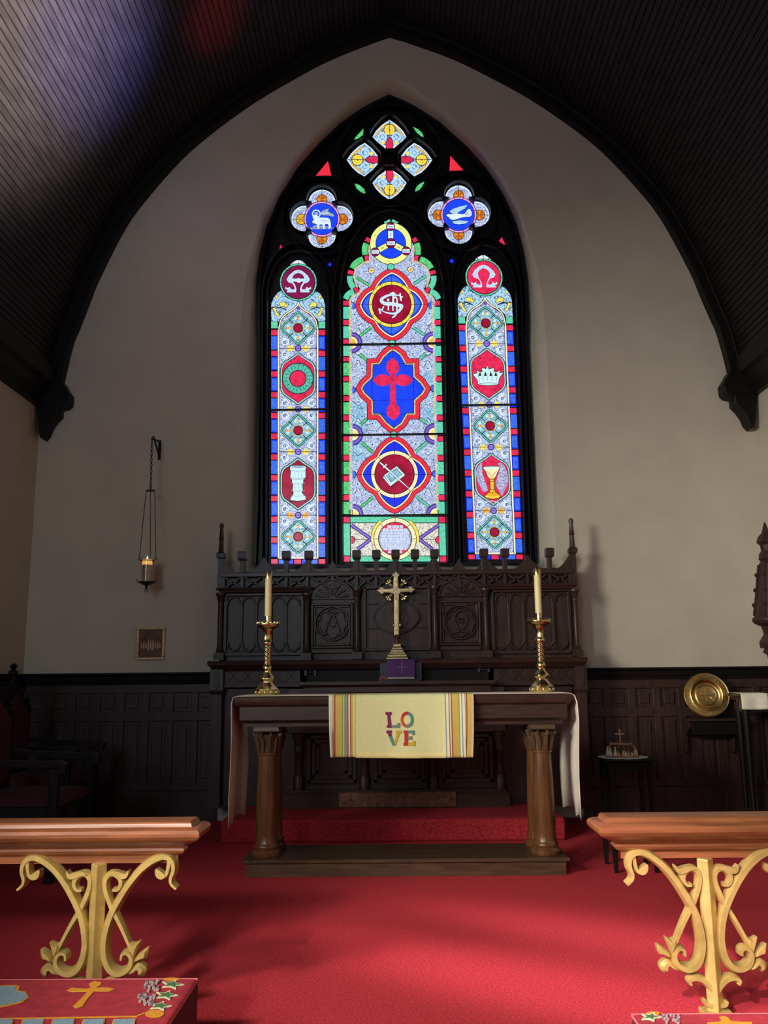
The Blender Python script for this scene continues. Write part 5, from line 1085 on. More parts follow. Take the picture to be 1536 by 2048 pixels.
# ================================================================== communion rails
def rail(side):
    s_ = -1 if side == 'left' else 1
    zt = aY(200, 1633, 3.35).z if side == 'left' else aY(1400, 1621.5, 3.35).z
    if side == 'left': xa, xb = -HX + .01, aY(404, 1652, 3.22).x; xp = aY(200, 1700, 3.27).x
    else: xa, xb = aY(1191, 1640, 3.22).x, HX - .01; xp = aY(1408, 1700, 3.27).x
    t = thing('communion_rail', 'wooden rail on gilded scrolls %s' % ('behind the larger red kneeler' if side == 'left' else 'in front of the dark footstool'), 'altar rail', (xp, 3.27, 0), 'communion rails')
    g = MB(); xa0, xb0 = (xa - .2 + .2, xb - .1) if side == 'left' else (xa + .1, xb)
    # cap: narrower roll on a wide bull-nosed board, cyma and bead below, returned at the open end
    e = .085
    X0, X1 = (xa - .1, xb - e) if side == 'left' else (xa + e, xb + .1)
    cl_ = lambda pr: [(o, z) for o, z in pr]
    y0, y1 = 3.265, 3.295
    g.slab(X0, X1, y0, y1, [(-.012, zt - .150), (-.012, zt - .125), (.004, zt - .118), (.012, zt - .112), (.016, zt - .104), (.012, zt - .096), (.018, zt - .090), (.032, zt - .080), (.052, zt - .072), (.066, zt - .064), (.078, zt - .056), (.084, zt - .046), (.084, zt - .036), (.078, zt - .026), (.066, zt - .020), (.050, zt - .018), (.048, zt - .014), (.046, zt - .006), (.040, zt - .001), (.030, zt)])
    g.build('handrail', RAILWOOD, t, smooth=30)
    zb = zt - .149
    g = MB(); r = .030; g.loft([[(xp + r * cos(a), 3.27 + r * sin(a), z) for a in (-pi / 2, 0, pi / 2, pi)] for z in (.0, zb)]); g.box(xp - .05, xp + .05, 3.235, 3.305, 0, .02)
    g.build('post', GILT, t, smooth=0, bevel=.004)
    kl = K(0, 1590, 3.657); px0 = aY(200, 1700, 3.27).x; dz = zt - aY(200, 1633, 3.35).z
    def wl(pts): return [(aY(*kl(p)[0], 3.27).x - px0, aY(*kl(p)[0], 3.27).z + dz) for p in pts]
    big = [(435, 1150 - 5), (490, 1145), (497, 1185), (470, 1215), (470, 1240), (505, 1270), (555, 1262), (600, 1215), (622, 1130), (630, 1050), (618, 950), (590, 850), (545, 750), (490, 650), (420, 555), (340, 485), (270, 455), (210, 470), (178, 520), (180, 580), (190, 620), (172, 660), (140, 685)]
    big = [(492, 1200), (488, 1160), (455, 1150), (425, 1180), (420, 1230), (450, 1280), (510, 1300), (570, 1270), (610, 1200), (628, 1120), (630, 1050), (618, 950), (590, 850), (545, 750), (490, 650), (420, 555), (340, 485), (270, 455), (215, 465), (182, 505), (175, 560), (188, 610), (180, 650), (140, 688)]
    sec = [(605, 692), (570, 690), (550, 655), (560, 610), (600, 578), (640, 580), (665, 620), (660, 680), (630, 760), (590, 840), (530, 940), (470, 1050), (425, 1140)]
    curl = [(212, 480), (215, 540), (228, 590), (262, 605), (292, 585), (300, 545)]
    low = [(520, 1310), (480, 1320), (500, 1355)]
    loww = [(514, 1414), (507, 1382), (549, 1364), (603, 1380), (657, 1440), (680, 1512), (660, 1555), (614, 1557), (599, 1528)]
    leafs = [[(370, 1070), (410, 1085), (450, 1075), (440, 1130), (405, 1200), (392, 1150)], [(305, 1120), (350, 1140), (390, 1180), (400, 1225), (350, 1200), (312, 1190)], [(400, 1250), (365, 1225), (330, 1240), (305, 1270), (312, 1310), (345, 1328), (352, 1290), (375, 1262), (410, 1290), (450, 1310)], [(500, 545), (520, 570), (560, 560), (610, 550), (650, 575), (600, 585), (560, 605), (515, 605), (498, 575)], [(228, 590), (262, 560), (300, 538), (304, 570), (285, 605), (250, 615)]]
    for m_ in (1, -1):
        F = lambda a, b, t_: (xp + m_ * a, t_, b)
        g = MB(); q = wl(cat(big, 5)); n_ = len(q); g.ribbon(q, [.010 + .022 * min(1, 3.2 * min(i, n_ - 1 - i) / n_ + .12) for i in range(n_)], 3.248, 3.292, f=F, round_=.45)
        q = wl(cat(curl, 5)); n_ = len(q); g.ribbon(q, [.022 - .012 * i / n_ for i in range(n_)], 3.252, 3.288, f=F, round_=.45)
        for lf in (leafs[4],): g.prism(wl(cat(lf, 3, True)), 3.25, 3.286, f=F)
        g.build('scroll', GILT, t, smooth=35)
        g = MB(); q = wl(cat(sec, 5)); n_ = len(q); g.ribbon(q, [.012 + .013 * min(1, 3 * min(i, n_ - 1 - i) / n_ + .2) for i in range(n_)], 3.254, 3.286, f=F, round_=.45)
        g.prism(wl(cat(leafs[3], 3, True)), 3.25, 3.286, f=F); g.build('scroll', GILT, t, smooth=35)
        for lf in leafs[:3]:
            g = MB(); w_ = wl(cat(lf, 3, True)); cx_ = sum(a for a, b in w_) / len(w_); cz_ = sum(b for a, b in w_) / len(w_)
            rings = [[F(a, b, 3.286) for a, b in w_], [F(a, b, 3.262) for a, b in w_], [F(cx_ + (a - cx_) * .55, cz_ + (b - cz_) * .55, 3.248) for a, b in w_]]; g.loft(rings); g.build('leaf', GILT, t, smooth=30)
        g = MB(); q = wl(cat(loww, 5)); n_ = len(q); g.ribbon(q, [.010 + .016 * min(1, 3 * min(i, n_ - 1 - i) / n_ + .15) for i in range(n_)], 3.252, 3.288, f=F, round_=.45); g.build('scroll', GILT, t, smooth=35)
    return t
rail('left'); rail('right')

# ================================================================== embroidered kneelers
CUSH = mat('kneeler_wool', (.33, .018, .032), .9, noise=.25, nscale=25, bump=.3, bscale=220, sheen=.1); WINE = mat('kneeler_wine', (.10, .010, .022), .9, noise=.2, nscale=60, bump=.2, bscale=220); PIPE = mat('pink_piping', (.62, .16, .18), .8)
TH = {}
for n_, c_ in (('gold', (214, 148, 36)), ('sky', (128, 158, 172)), ('leaf', (70, 112, 66)), ('pale', (206, 210, 170)), ('grape', (170, 150, 150)), ('plum', (120, 100, 110))): TH[n_] = mat('thread_' + n_, lin(c_), .9, noise=.15, nscale=90, bump=.3, bscale=240)
def kneeler(label, xa, xb, ya, yb, zb, zt):
    t = thing('kneeler', label, 'kneeling cushion', ((xa + xb) / 2, (ya + yb) / 2, zb), 'embroidered kneelers'); g = MB()
    nx, ny = 18, 8
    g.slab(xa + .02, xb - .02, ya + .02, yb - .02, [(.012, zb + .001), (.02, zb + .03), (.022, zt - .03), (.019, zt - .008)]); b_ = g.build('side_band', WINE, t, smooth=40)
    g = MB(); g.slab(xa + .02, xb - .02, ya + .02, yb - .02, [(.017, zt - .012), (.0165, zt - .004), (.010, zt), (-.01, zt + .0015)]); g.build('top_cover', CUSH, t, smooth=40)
    g = MB(); o = .021; g.tube([(xa + .02 - o, ya + .02 - o, zt - .007), (xb - .02 + o, ya + .02 - o, zt - .007), (xb - .02 + o, yb - .02 + o, zt - .007), (xa + .02 - o, yb - .02 + o, zt - .007)], .006, 8, True); g.build('piping', PIPE, t)
    return t
def embro(t, name, polys, z, lift=.002):
    g = MB(); used = []
    for n_, pts in polys:
        if n_ not in used: used.append(n_)
        q = [aZ(x, y, z) for x, y in pts]; g.prism([(p_.x, p_.y) for p_ in q], z + .0006, z + lift + .0007 * used.index(n_) + .0001 * (len(g.v) % 7), used.index(n_), f=lambda a, b, tt: (a, b, tt))
    return g.build(name, [TH[n_] for n_ in used], t, smooth=0)
YK = 3.07
zk = aY(200, 1957, YK).z; xk = aZ(391, 1962, zk).x
bench = thing('kneeling_bench', 'low wooden bench under the larger red kneeler', 'bench', (-1.7, 2.9, -.15))
MB().box(-HX + .05, xk - .02, 2.72, YK - .01, zk - .19, zk - .172).build('bench_board', OAKX, bench)
for x in (-2.9, xk - .3): MB().box(x, x + .04, 2.76, YK - .05, -.15, zk - .19).build('bench_foot', OAKX, bench)
kn = kneeler('larger red embroidered kneeler with gold cross, grapes and blue border, below the left rail', -2.35, xk, 2.68, YK, zk - .17, zk)
kc6 = K(0, 1930, 3.657); z2 = zk + .0016
embro(kn, 'embroidered_cross', [('gold', kc6((490, 190), (520, 170), (630, 178), (665, 168), (650, 140), (690, 122), (742, 130), (735, 152), (700, 170), (780, 168), (838, 180), (800, 196), (690, 196), (645, 245), (612, 290), (605, 305), (560, 322), (532, 304), (562, 280), (640, 198), (520, 200)))], z2)
embro(kn, 'embroidered_cloud', [('gold', kc6((-60, 155), (118, 150), (145, 160), (135, 190), (185, 198), (212, 240), (165, 276), (60, 303), (-60, 325))), ('sky', kc6((-60, 163), (112, 163), (112, 195), (175, 205), (200, 240), (160, 268), (60, 294), (-60, 312)))], z2)
rr = random.Random(4)
for cx, cy in ((1112, 160), (1072, 255)):
    pl_ = []
    for k in range(26):
        u, v = rr.uniform(-1, 1), rr.uniform(-1, 1)
        x, y = cx + 62 * u * (1 - .25 * (v + 1) / 2), cy + 40 * v; pl_.append(('grape' if k % 3 else 'plum', kc6(*circ(x, y, 11, 8, 8))))
    embro(kn, 'grape_cluster', pl_, z2, .004)
for cx, cy in ((1258, 148), (1215, 226), (1170, 305)):
    st_ = [(cx + (95 if k % 2 == 0 else 45) * cos(k * pi / 5) * .95, cy + (36 if k % 2 == 0 else 18) * sin(k * pi / 5)) for k in range(10)]; s2 = [(cx + (x - cx) * .72, cy + (y - cy) * .66) for x, y in st_]
    embro(kn, 'vine_leaf', [('pale', kc6(*cat(st_, 3, True))), ('leaf', kc6(*cat(s2, 3, True))), ('pale', kc6((cx - 30, cy + 3), (cx + 36, cy - 6), (cx + 40, cy), (cx - 20, cy + 9)))], z2, .003)
for cx, cy, rx, ry in ((1255, 106, 60, 10), (1130, 360, 70, 28)): embro(kn, 'gold_scroll', [('gold', kc6(*circ(cx, cy, rx, 14, ry)))], z2)
bl_ = [('gold', kc6((-80, 394), (995, 376), (1055, 352), (1062, 358), (998, 384), (-80, 402)))]
for xa_, xb_ in ((-80, 92), (172, 315), (392, 540), (614, 762), (836, 985)): bl_ += [('gold', kc6((xa_ - 8, 402), (xb_ + 8, 398), (xb_ - 8, 470), (xa_ - 30, 474))), ('sky', kc6((xa_, 404), (xb_, 400), (xb_ - 14, 470), (xa_ - 22, 474)))]
embro(kn, 'border_blocks', bl_, z2)
Yb = 3.07; zr = aY(1400, 2026, Yb).z; xr = aZ(1263, 2025, zr).x
kr_ = kneeler('smaller red embroidered kneeler with leaf and grapes at the foot of the right rail', xr, xr + 1.5, Yb - .36, Yb, -.15, zr)
kc7 = K(1240, 1960, 5.19); z3 = zr + .0016
st_ = kc7(*[(320 + (118 if k % 2 == 0 else 60) * cos(k * pi / 5), 392 + (48 if k % 2 == 0 else 26) * sin(k * pi / 5)) for k in range(10)]); s2 = kc7(*[(320 + (85 if k % 2 == 0 else 40) * cos(k * pi / 5), 392 + (32 if k % 2 == 0 else 16) * sin(k * pi / 5)) for k in range(10)])
embro(kr_, 'vine_leaf', [('gold', kc7(*circ(345, 352, 70, 12, 18))), ('pale', cat(st_, 3, True)), ('leaf', cat(s2, 3, True))], z3, .003)
embro(kr_, 'grape_cluster', [('grape' if k % 3 else 'plum', kc7(*circ(530 + 85 * rr.uniform(-1, 1), 408 + 44 * rr.uniform(-1, 1), 14, 8, 11))) for k in range(30)], z3, .004)
embro(kr_, 'embroidered_cross', [('gold', kc7((905, 445), (1020, 440), (1060, 425), (1030, 395), (1060, 378), (1120, 392), (1150, 430), (1240, 440), (1370, 440), (1370, 470), (1140, 470), (1100, 520), (1040, 520), (1050, 470), (905, 472)))], z3)

# ================================================================== sanctuary lamp on its wall bracket
br = thing('wall_bracket', 'black iron bracket on the left wall holding the hanging lamp chain', 'bracket', (aY(320, 900, YW).x, YW, aY(320, 900, YW).z))
w0 = aY(320, 884, YW); w1 = aY(320, 920, YW); YL = 7.13; tip = aY(304, 879, YL); zt_ = w0.z
MB().box(w0.x - .012, w0.x + .012, YW - .012, YW - .0005, w1.z, w0.z + .015).build('back_plate', IRON, br, bevel=.002)
g = MB(); g.tube([(w0.x, YW - .005, w0.z), (tip.x, YL, tip.z + .01)], .010, 8); g.build('arm', IRON, br)
g = MB(); g.tube([(w0.x, YW - .008, w1.z + .03), (w0.x + (tip.x - w0.x) * .82, YW - .008 + (YL - YW) * .82, w0.z - .012)], .008, 8); g.build('brace', IRON, br)
lx, lz = tip.x, tip.z
bar = aY(301, 981, YL); lx = bar.x; zb_ = bar.z
lamp = thing('sanctuary_lamp', 'hanging glass sanctuary lamp with lit candle on three thin rods', 'lamp', (lx, YL, aY(293, 1170, YL).z))
g = MB(); n_ = 18
for k in range(n_):
    f0 = (k + .5) / n_; z = lz - (lz - zb_ - .02) * f0; x = tip.x + (lx - tip.x) * f0; h = (lz - zb_) / n_ * .62
    pts = [(x + (0.009 * cos(a) if k % 2 else 0), YL + (0 if k % 2 else .009 * cos(a)), z + h * sin(a)) for a in [2 * pi * i / 12 for i in range(12)]]
    g.tube(pts, .0028, 5, True)
g.build('chain', IRON, lamp)
g = MB(); ww = (aY(309, 981, YL).x - aY(292, 981, YL).x) / 2; g.box(lx - ww, lx + ww, YL - .012, YL + .012, zb_ - .008, zb_ + .006); g.lathe([(.002, zb_), (.008, zb_ + .01), (.004, zb_ + .03)], (lx, YL, 0), 8); g.build('hanger_bar', IRON, lamp, bevel=.003)
gx = aY(294, 1140, YL).x; zg1, zg0 = aY(294, 1115, YL).z, aY(294, 1164, YL).z; gr = (aY(308, 1140, YL).x - aY(281, 1140, YL).x) / 2
for (xt, xb_, dy) in ((-ww, -gr - .012, 0), (0.0, 0.008, .055), (ww, gr + .014, 0)):
    g = MB(); zz = zg1 - .005; g.tube([(lx + xt, YL, zb_), (gx + xb_, YL + dy, zz)], .0032, 6); g.tube([(gx + xb_ + .007 * cos(a), YL + dy, zz - .008 + .009 * sin(a)) for a in [2 * pi * i / 12 for i in range(12)]], .003, 6, True); g.build('rod', IRON, lamp)
g = MB(); g.lathe([(gr, zg0), (gr, zg1), (gr - .003, zg1), (gr - .003, zg0 + .004)], (gx, YL, 0), 28)
GL = mat('clear_glass', (.95, .93, .9), .05, trans=1.0); g.build('glass_cylinder', GL, lamp)
zf = zg1 - .018; cr_ = gr * .72
g = MB(); g.lathe([(cr_ * .8, zg0 + .005), (cr_, zf - .05), (cr_, zf - .045)], (gx, YL, 0), 24); g.build('candle_body', mat('lamp_wax', (.62, .50, .38), .5), lamp)
glow = mat('lamp_glow', (.8, .45, .12), .5); bb = glow.node_tree.nodes['Principled BSDF']; bb.inputs['Emission Color'].default_value = (1.0, .50, .10, 1); bb.inputs['Emission Strength'].default_value = .75
g = MB(); g.lathe([(cr_, zf - .044), (cr_, zf)], (gx, YL, 0), 24); g.build('glowing_wax', glow, lamp)
g = MB(); g.lathe([(.001, zf + .001), (.006, zf + .010), (.004, zf + .022), (.0005, zf + .032)], (gx, YL, 0), 10); fm = mat('flame', (1, .7, .3), .5); bb = fm.node_tree.nodes['Principled BSDF']; bb.inputs['Emission Color'].default_value = (1, .72, .32, 1); bb.inputs['Emission Strength'].default_value = 2; g.build('flame', fm, lamp)
g = MB(); g.lathe([(gr + .0015, zf - .014), (gr + .0015, zf - .006)], (gx, YL, 0), 28, cap=False); g.build('collar', IRON, lamp)
g = MB(); g.lathe([(gr + .012, zg0 + .003), (gr + .012, zg0 - .006), (gr * .7, zg0 - .02), (.014, zg0 - .028), (.008, zg0 - .05), (.012, zg0 - .056), (.004, zg0 - .062)], (gx, YL, 0), 24)
for s_ in (-1, 1): g.tube(cat([(gx + s_ * gr, YL, zg0 - .004), (gx + s_ * (gr + .02), YL, zg0 + .005), (gx + s_ * (gr + .027), YL, zg0 + .02), (gx + s_ * (gr + .018), YL, zg0 + .024)], 4), .0035, 6)
g.tube([(gx + .011 * cos(a), YL, zg0 - .073 + .011 * sin(a)) for a in [2 * pi * i / 14 for i in range(14)]], .003, 6, True); g.build('cup', IRON, lamp)

# ================================================================== framed relief on the wall
x0, x1, z0, z1 = R(274, 1254, 331, 1320, YW)
pic = thing('framed_relief', 'small gold framed dark relief picture on the wall below the hanging lamp', 'picture', ((x0 + x1) / 2, YW, z0))
g = MB(); fw_ = .024
for q in ((x0, x1, z0, z0 + fw_), (x0, x1, z1 - fw_, z1), (x0, x0 + fw_, z0 + fw_, z1 - fw_), (x1 - fw_, x1, z0 + fw_, z1 - fw_)): g.box(q[0], q[1], YW - .03, YW - .0005, q[2], q[3])
g.build('frame', mat('frame_gold', (.60, .46, .25), .45, .35, noise=.3, nscale=40), pic, smooth=0, bevel=.007)
BRZ = mat('relief_bronze', (.10, .048, .028), .45, .5, noise=.3, nscale=30)
MB().box(x0 + .02, x1 - .02, YW - .012, YW - .0006, z0 + .02, z1 - .02).build('relief_ground', BRZ, pic)
g = MB(); xm, wd = (x0 + x1) / 2, (x1 - x0 - .05); zm = z0 + (z1 - z0) * .45
for r_ in (1.0, .82, .64): g.ribbon([(xm + wd * .44 * r_ * cos(a), zm + (z1 - z0) * .36 * r_ * sin(a)) for a in [pi * i / 16 for i in range(17)]], .006, YW - .019, YW - .011, round_=.4)
g.build('arch_relief', BRZ, pic, smooth=0)
for k in range(9):
    x = xm + wd * (-.40 + .1 * k); h = (z1 - z0) * (.20 if k % 2 else .16) + (.025 if k in (3, 4, 5) else 0)
    g = MB(); g.lathe([(.003, zm - h * .6), (.010, zm - h * .55), (.008, zm + h * .2), (.005, zm + h * .34), (.007, zm + h * .48), (.002, zm + h * .62)], (x, YW - .016, 0), 8); g.build('relief_figure', mat('relief_light', (.60, .45, .32), .4, .4), pic)
MB().box(x0 + .03, x1 - .03, YW - .02, YW - .011, z0 + .085, z0 + .10).build('relief_table', BRZ, pic)

# ================================================================== alms dish on its wall shelf
ws = thing('wall_shelf', 'dark wooden bracket shelf on the right panelling under the brass dish', 'shelf', (aY(1430, 1440, 7.2).x, 7.2, aY(1430, 1440, 7.2).z))
x0, x1, z0, z1 = R(1376, 1437, 1482, 1442, 7.16); g = MB(); g.slab(x0, x1, 7.16, YW - .052, [(-.006, z0 - .004), (.006, z0), (.006, z1)]); g.build('shelf_board', OAKX, ws, smooth=0); zsh = z1
xa_, xb_, za_, zb2 = R(1384, 1445, 1474, 1470, 7.19); MB().box(xa_, xb_, 7.19, YW - .052, za_, z0 - .005).build('shelf_box', BLACKOAK, ws, bevel=.006)
for x in (xa_ - .02, xb_ + .004): g = MB(); g.prism([(7.19, z0 - .004), (YW - .052, z0 - .004), (YW - .052, z0 - .27), (YW - .08, z0 - .25), (7.30, z0 - .12), (7.21, z0 - .06)], x, x + .016, f=lambda a, b, t: (t, a, b)); g.build('shelf_bracket', OAK, ws)
dc = aY(1413, 1390.5, 7.22); rd = (aY(1457.5, 1390, 7.22).x - aY(1369, 1390, 7.22).x) / 2
ds = thing('alms_dish', 'round engraved brass dish propped upright on the dark wall shelf', 'dish', (dc.x, dc.y, dc.z)); nrm = Vector((-.10, -.97, .20)).normalized(); ux = Vector((1, 0, 0)); ux = (ux - nrm * ux.dot(nrm)).normalized(); uy = nrm.cross(ux)
frm = lambda x, y, z: tuple(ux * x + uy * y + nrm * z)
g = MB(); g.lathe([(rd, .004), (rd, .010), (rd * .97, .014), (rd * .93, .011), (rd * .90, .012), (rd * .73, .009), (rd * .70, .012), (rd * .67, .010), (rd * .60, -.006), (rd * .54, -.012), (rd * .47, -.010), (rd * .44, -.006), (rd * .40, -.008), (.002, -.008), (.002, -.011), (rd * .55, -.015), (rd * .66, -.002), (rd * .9, .004)], tuple(dc), 56, frame=frm, cap=False); g.build('dish_body', mat('dish_brass', (.60, .40, .15), .33, 1.0, noise=.2, nscale=50, bump=.12, bscale=90), ds, smooth=40)
g = MB()
def rel(x, y, z): return tuple(dc + ux * x + uy * y + nrm * z)
def rstroke(pts, r_): g.tube([rel(x * rd, y * rd, -.006) for x, y in pts], r_, 6)
s_ = 1 if uy.z > 0 else -1
rstroke([(-.04, s_ * .30), (0.0, -s_ * .28)], .004); rstroke([(-.36, 0), (.22, 0)], .004); rstroke([(-.22, s_ * .1), (-.22, -s_ * .1)], .003); rstroke(cat([(.08, -s_ * .2), (.14, s_ * .0), (.2, -s_ * .18), (.3, -s_ * .02), (.36, s_ * .08)], 4), .0035); rstroke(cat([(.3, -s_ * .22), (.22, -s_ * .1), (.36, -s_ * .14)], 4), .003); g.build('engraved_cross', BRASS, ds)
g = MB()
for k in range(60):
    if k % 9 == 8: continue
    a = 2 * pi * k / 60; g.tube([rel(rd * .77 * cos(a), rd * .77 * sin(a), .0105), rel(rd * .87 * cos(a + .012), rd * .87 * sin(a + .012), .0125)], .0022, 4)
g.build('rim_lettering', BRASS, ds)

# ================================================================== credence shelf with a white linen at the right edge
cz = aY(1500, 1387, 6.95); x0 = aY(1474, 1390, 6.95).x
cr_t = thing('credence_table', 'dark side table against the right wall with a white linen hanging in front', 'side table', (2.95, 7.1, 0))
g = MB(); g.slab(x0 + .02, HX - .06, 6.92, 7.13, [(.0, cz.z - .05), (.0, cz.z - .03), (.016, cz.z - .02), (.018, cz.z - .004), (.012, cz.z)]); g.build('tabletop', BLACKOAK, cr_t, smooth=20)
g = MB(); g.box(x0 + .05, HX - .09, 6.95, 7.11, cz.z - .14, cz.z - .049); g.build('apron', OAKX, cr_t)
for x in (x0 + .04, HX - .12):
    for y in (6.94, 7.08): g = MB(); g.lathe([(.018, .001), (.022, .04), (.016, .08), (.022, .3), (.026, cz.z - .2), (.03, cz.z - .14), (.03, cz.z - .06)], (x + .02, y + .02, 0), 12); g.build('leg', BLACKOAK, cr_t)
xa_, xb_ = aY(1479, 1405, 6.93).x, aY(1534, 1405, 6.93).x; zb2 = aY(1500, 1418, 6.93).z
g = MB(); rows = []
for j in range(13):
    f = j / 12; x = xa_ + (xb_ - xa_) * f
    rows.append([(x, 7.13, cz.z + .004), (x, 7.0, cz.z + .004), (x, 6.902, cz.z + .001), (x, 6.894, cz.z - .02)] + [(x, 6.890 - .005 * sin(f * 9), cz.z - .02 + (zb2 + .004 * sin(f * pi) * -1 - cz.z + .02) * k / 5) for k in range(1, 6)])
g.loft(rows, False, False, closed=False); ln = g.build('credence_linen', LINEN); sm = ln.modifiers.new('solid', 'SOLIDIFY'); sm.thickness = .003; sm.offset = 0
tag(ln, 'short white linen folded over the dark side table at the right edge', 'cloth')

# ================================================================== small table with the nativity ornament
zt_ = aY(1250, 1514, 6.80).z; x0, x1 = aY(1197, 1513, 6.8).x, aY(1303, 1513, 6.8).x
stb = thing('small_table', 'small dark square table before the right panelling holding a nativity ornament', 'table', ((x0 + x1) / 2, 6.8, 0))
g = MB(); g.slab(x0 + .01, x1 - .01, 6.62, 6.98, [(.0, zt_ - .018), (.01, zt_ - .012), (.008, zt_)]); g.build('tabletop', BLACKOAK, stb, smooth=20)
MB().box(x0 + .05, x1 - .05, 6.67, 6.93, zt_ - .09, zt_ - .017).build('apron', BLACKOAK, stb)
for x in (x0 + .055, x1 - .055):
    for y in (6.675, 6.925): g = MB(); g.loft([[(x + a * r_, y + b * r_, z) for a, b in ((-1, -1), (1, -1), (1, 1), (-1, 1))] for r_, z in ((.011, .001), (.018, zt_ - .018))]); g.build('leg', BLACKOAK, stb, smooth=0)
dx, dy_ = (x0 + x1) / 2 - .02, 6.79; pts = []
for k in range(48):
    a = 2 * pi * k / 48; r_ = .185 * (1 + .03 * cos(12 * a)); pts.append((dx + r_ * cos(a), dy_ + r_ * .85 * sin(a)))
g = MB(); g.prism(pts, zt_ + .0005, zt_ + .004, f=lambda a, b, t: (a, b, t)); tag(g.build('doily', mat('lace', (.74, .72, .66), .9, noise=.2, nscale=80)), 'round white lace doily under the nativity ornament', 'doily')
zd = zt_ + .0045
nv = thing('nativity_ornament', 'small ornament of pale figures under a beam topped by a cross', 'ornament', (dx, dy_, zd))
kn_ = K(1190, 1450, 10.97); U = 6.75 / FPX / 10.97 * 1.0
CER = mat('ceramic_white', (.72, .68, .56), .4); CLAY = mat('ceramic_peach', (.66, .36, .20), .5); STRW = mat('straw_wood', (.36, .20, .13), .6, noise=.2); STC = mat('ceramic_straw', (.55, .45, .25), .5)
g = MB(); g.lathe([(.13, zd), (.13, zd + .006), (.125, zd + .010)], (dx, dy_, 0), 32); g.build('base', STRW, nv)
xc = aY(1246, 1500, 6.75).x; zq = lambda y: zd + .010 + (690 - y) * U
for x, h, m_, r_ in ((300, 170, CER, 40), (350, 150, CER, 38), (440, 170, CER, 36), (500, 90, CLAY, 28), (590, 110, STC, 42), (640, 90, CER, 30), (705, 105, CLAY, 30), (790, 70, CER, 26), (870, 150, CLAY, 34), (905, 110, CER, 28)):
    X = xc + (x - 610) * U; yy = dy_ - .05 + .07 * abs(x - 610) / 330; r_ *= U * 1.12; z0_ = zd + .009; H = h * U * 1.12; yy -= .03
    g = MB(); g.lathe([(r_, z0_), (r_ * .95, z0_ + H * .25), (r_ * .6, z0_ + H * .62), (r_ * .35, z0_ + H * .68), (r_ * .5, z0_ + H * .78), (r_ * .48, z0_ + H * .92), (r_ * .15, z0_ + H)], (X, yy, 0), 12); g.build('figure', m_, nv)
g = MB(); g.tube(cat([(xc - 325 * U, dy_, zd + .008), (xc - 290 * U, dy_, zq(540)), (xc - 225 * U, dy_, zq(480)), (xc - 225 * U, dy_, zq(470))], 4), .006, 6); g.tube(cat([(xc + 325 * U, dy_, zd + .008), (xc + 280 * U, dy_, zq(540)), (xc + 205 * U, dy_, zq(490)), (xc + 205 * U, dy_, zq(480))], 4), .006, 6)
g.tube([(xc - 250 * U, dy_, zq(455)), (xc + 215 * U, dy_, zq(468))], .009, 8)
for s_, x in ((-1, -225), (1, 205)): g.lathe([(.001, -.014), (.013, -.006), (.013, .006), (.001, .014)], (xc + x * U, dy_, zq(455)), 8)
for x in (-60, 40, 120): g.tube([(xc + x * U, dy_, zq(480)), (xc + (x + (50 if x > 0 else -50)) * U, dy_, zd + .009)], .0035, 5)
g.build('shelter', STRW, nv)
g = MB(); g.box(xc - 32 * U, xc - 8 * U, dy_ - .004, dy_ + .004, zq(450), zq(155)); g.box(xc - 125 * U, xc + 75 * U, dy_ - .004, dy_ + .004, zq(262), zq(240)); g.build('cross', mat('pale_wood', (.50, .27, .20), .6), nv, bevel=.001)

# ================================================================== footstool behind the right rail
pA = aZ(1233, 1746, 0); pB = aZ(1200, 1728, 0); pC = aZ(1315, 1746, 0)
fs = thing('footstool', 'dark four-legged footstool standing on the carpet behind the right rail', 'stool', ((pA.x + pC.x) / 2, 5.5, 0)); zs = .26
for X, Y in ((pA.x, pA.y), (pC.x, pA.y), (pA.x, pA.y + .24), (pC.x, pA.y + .24)):
    g = MB(); g.loft([[(X + a * r_, Y + b * r_, z) for a, b in ((-1, -1), (1, -1), (1, 1), (-1, 1))] for r_, z in ((.010, .001), (.018, zs - .03))]); g.build('leg', BLACKOAK, fs, smooth=0)
MB().box(pA.x - .02, pC.x + .02, pA.y - .02, pA.y + .26, zs - .06, zs - .02).build('seat_frame', BLACKOAK, fs, bevel=.003)
g = MB(); g.slab(pA.x - .005, pC.x + .005, pA.y - .005, pA.y + .245, [(.015, zs - .02), (.018, zs), (.01, zs + .012), (-.02, zs + .018)]); g.build('seat_pad', REDCLOTH, fs)

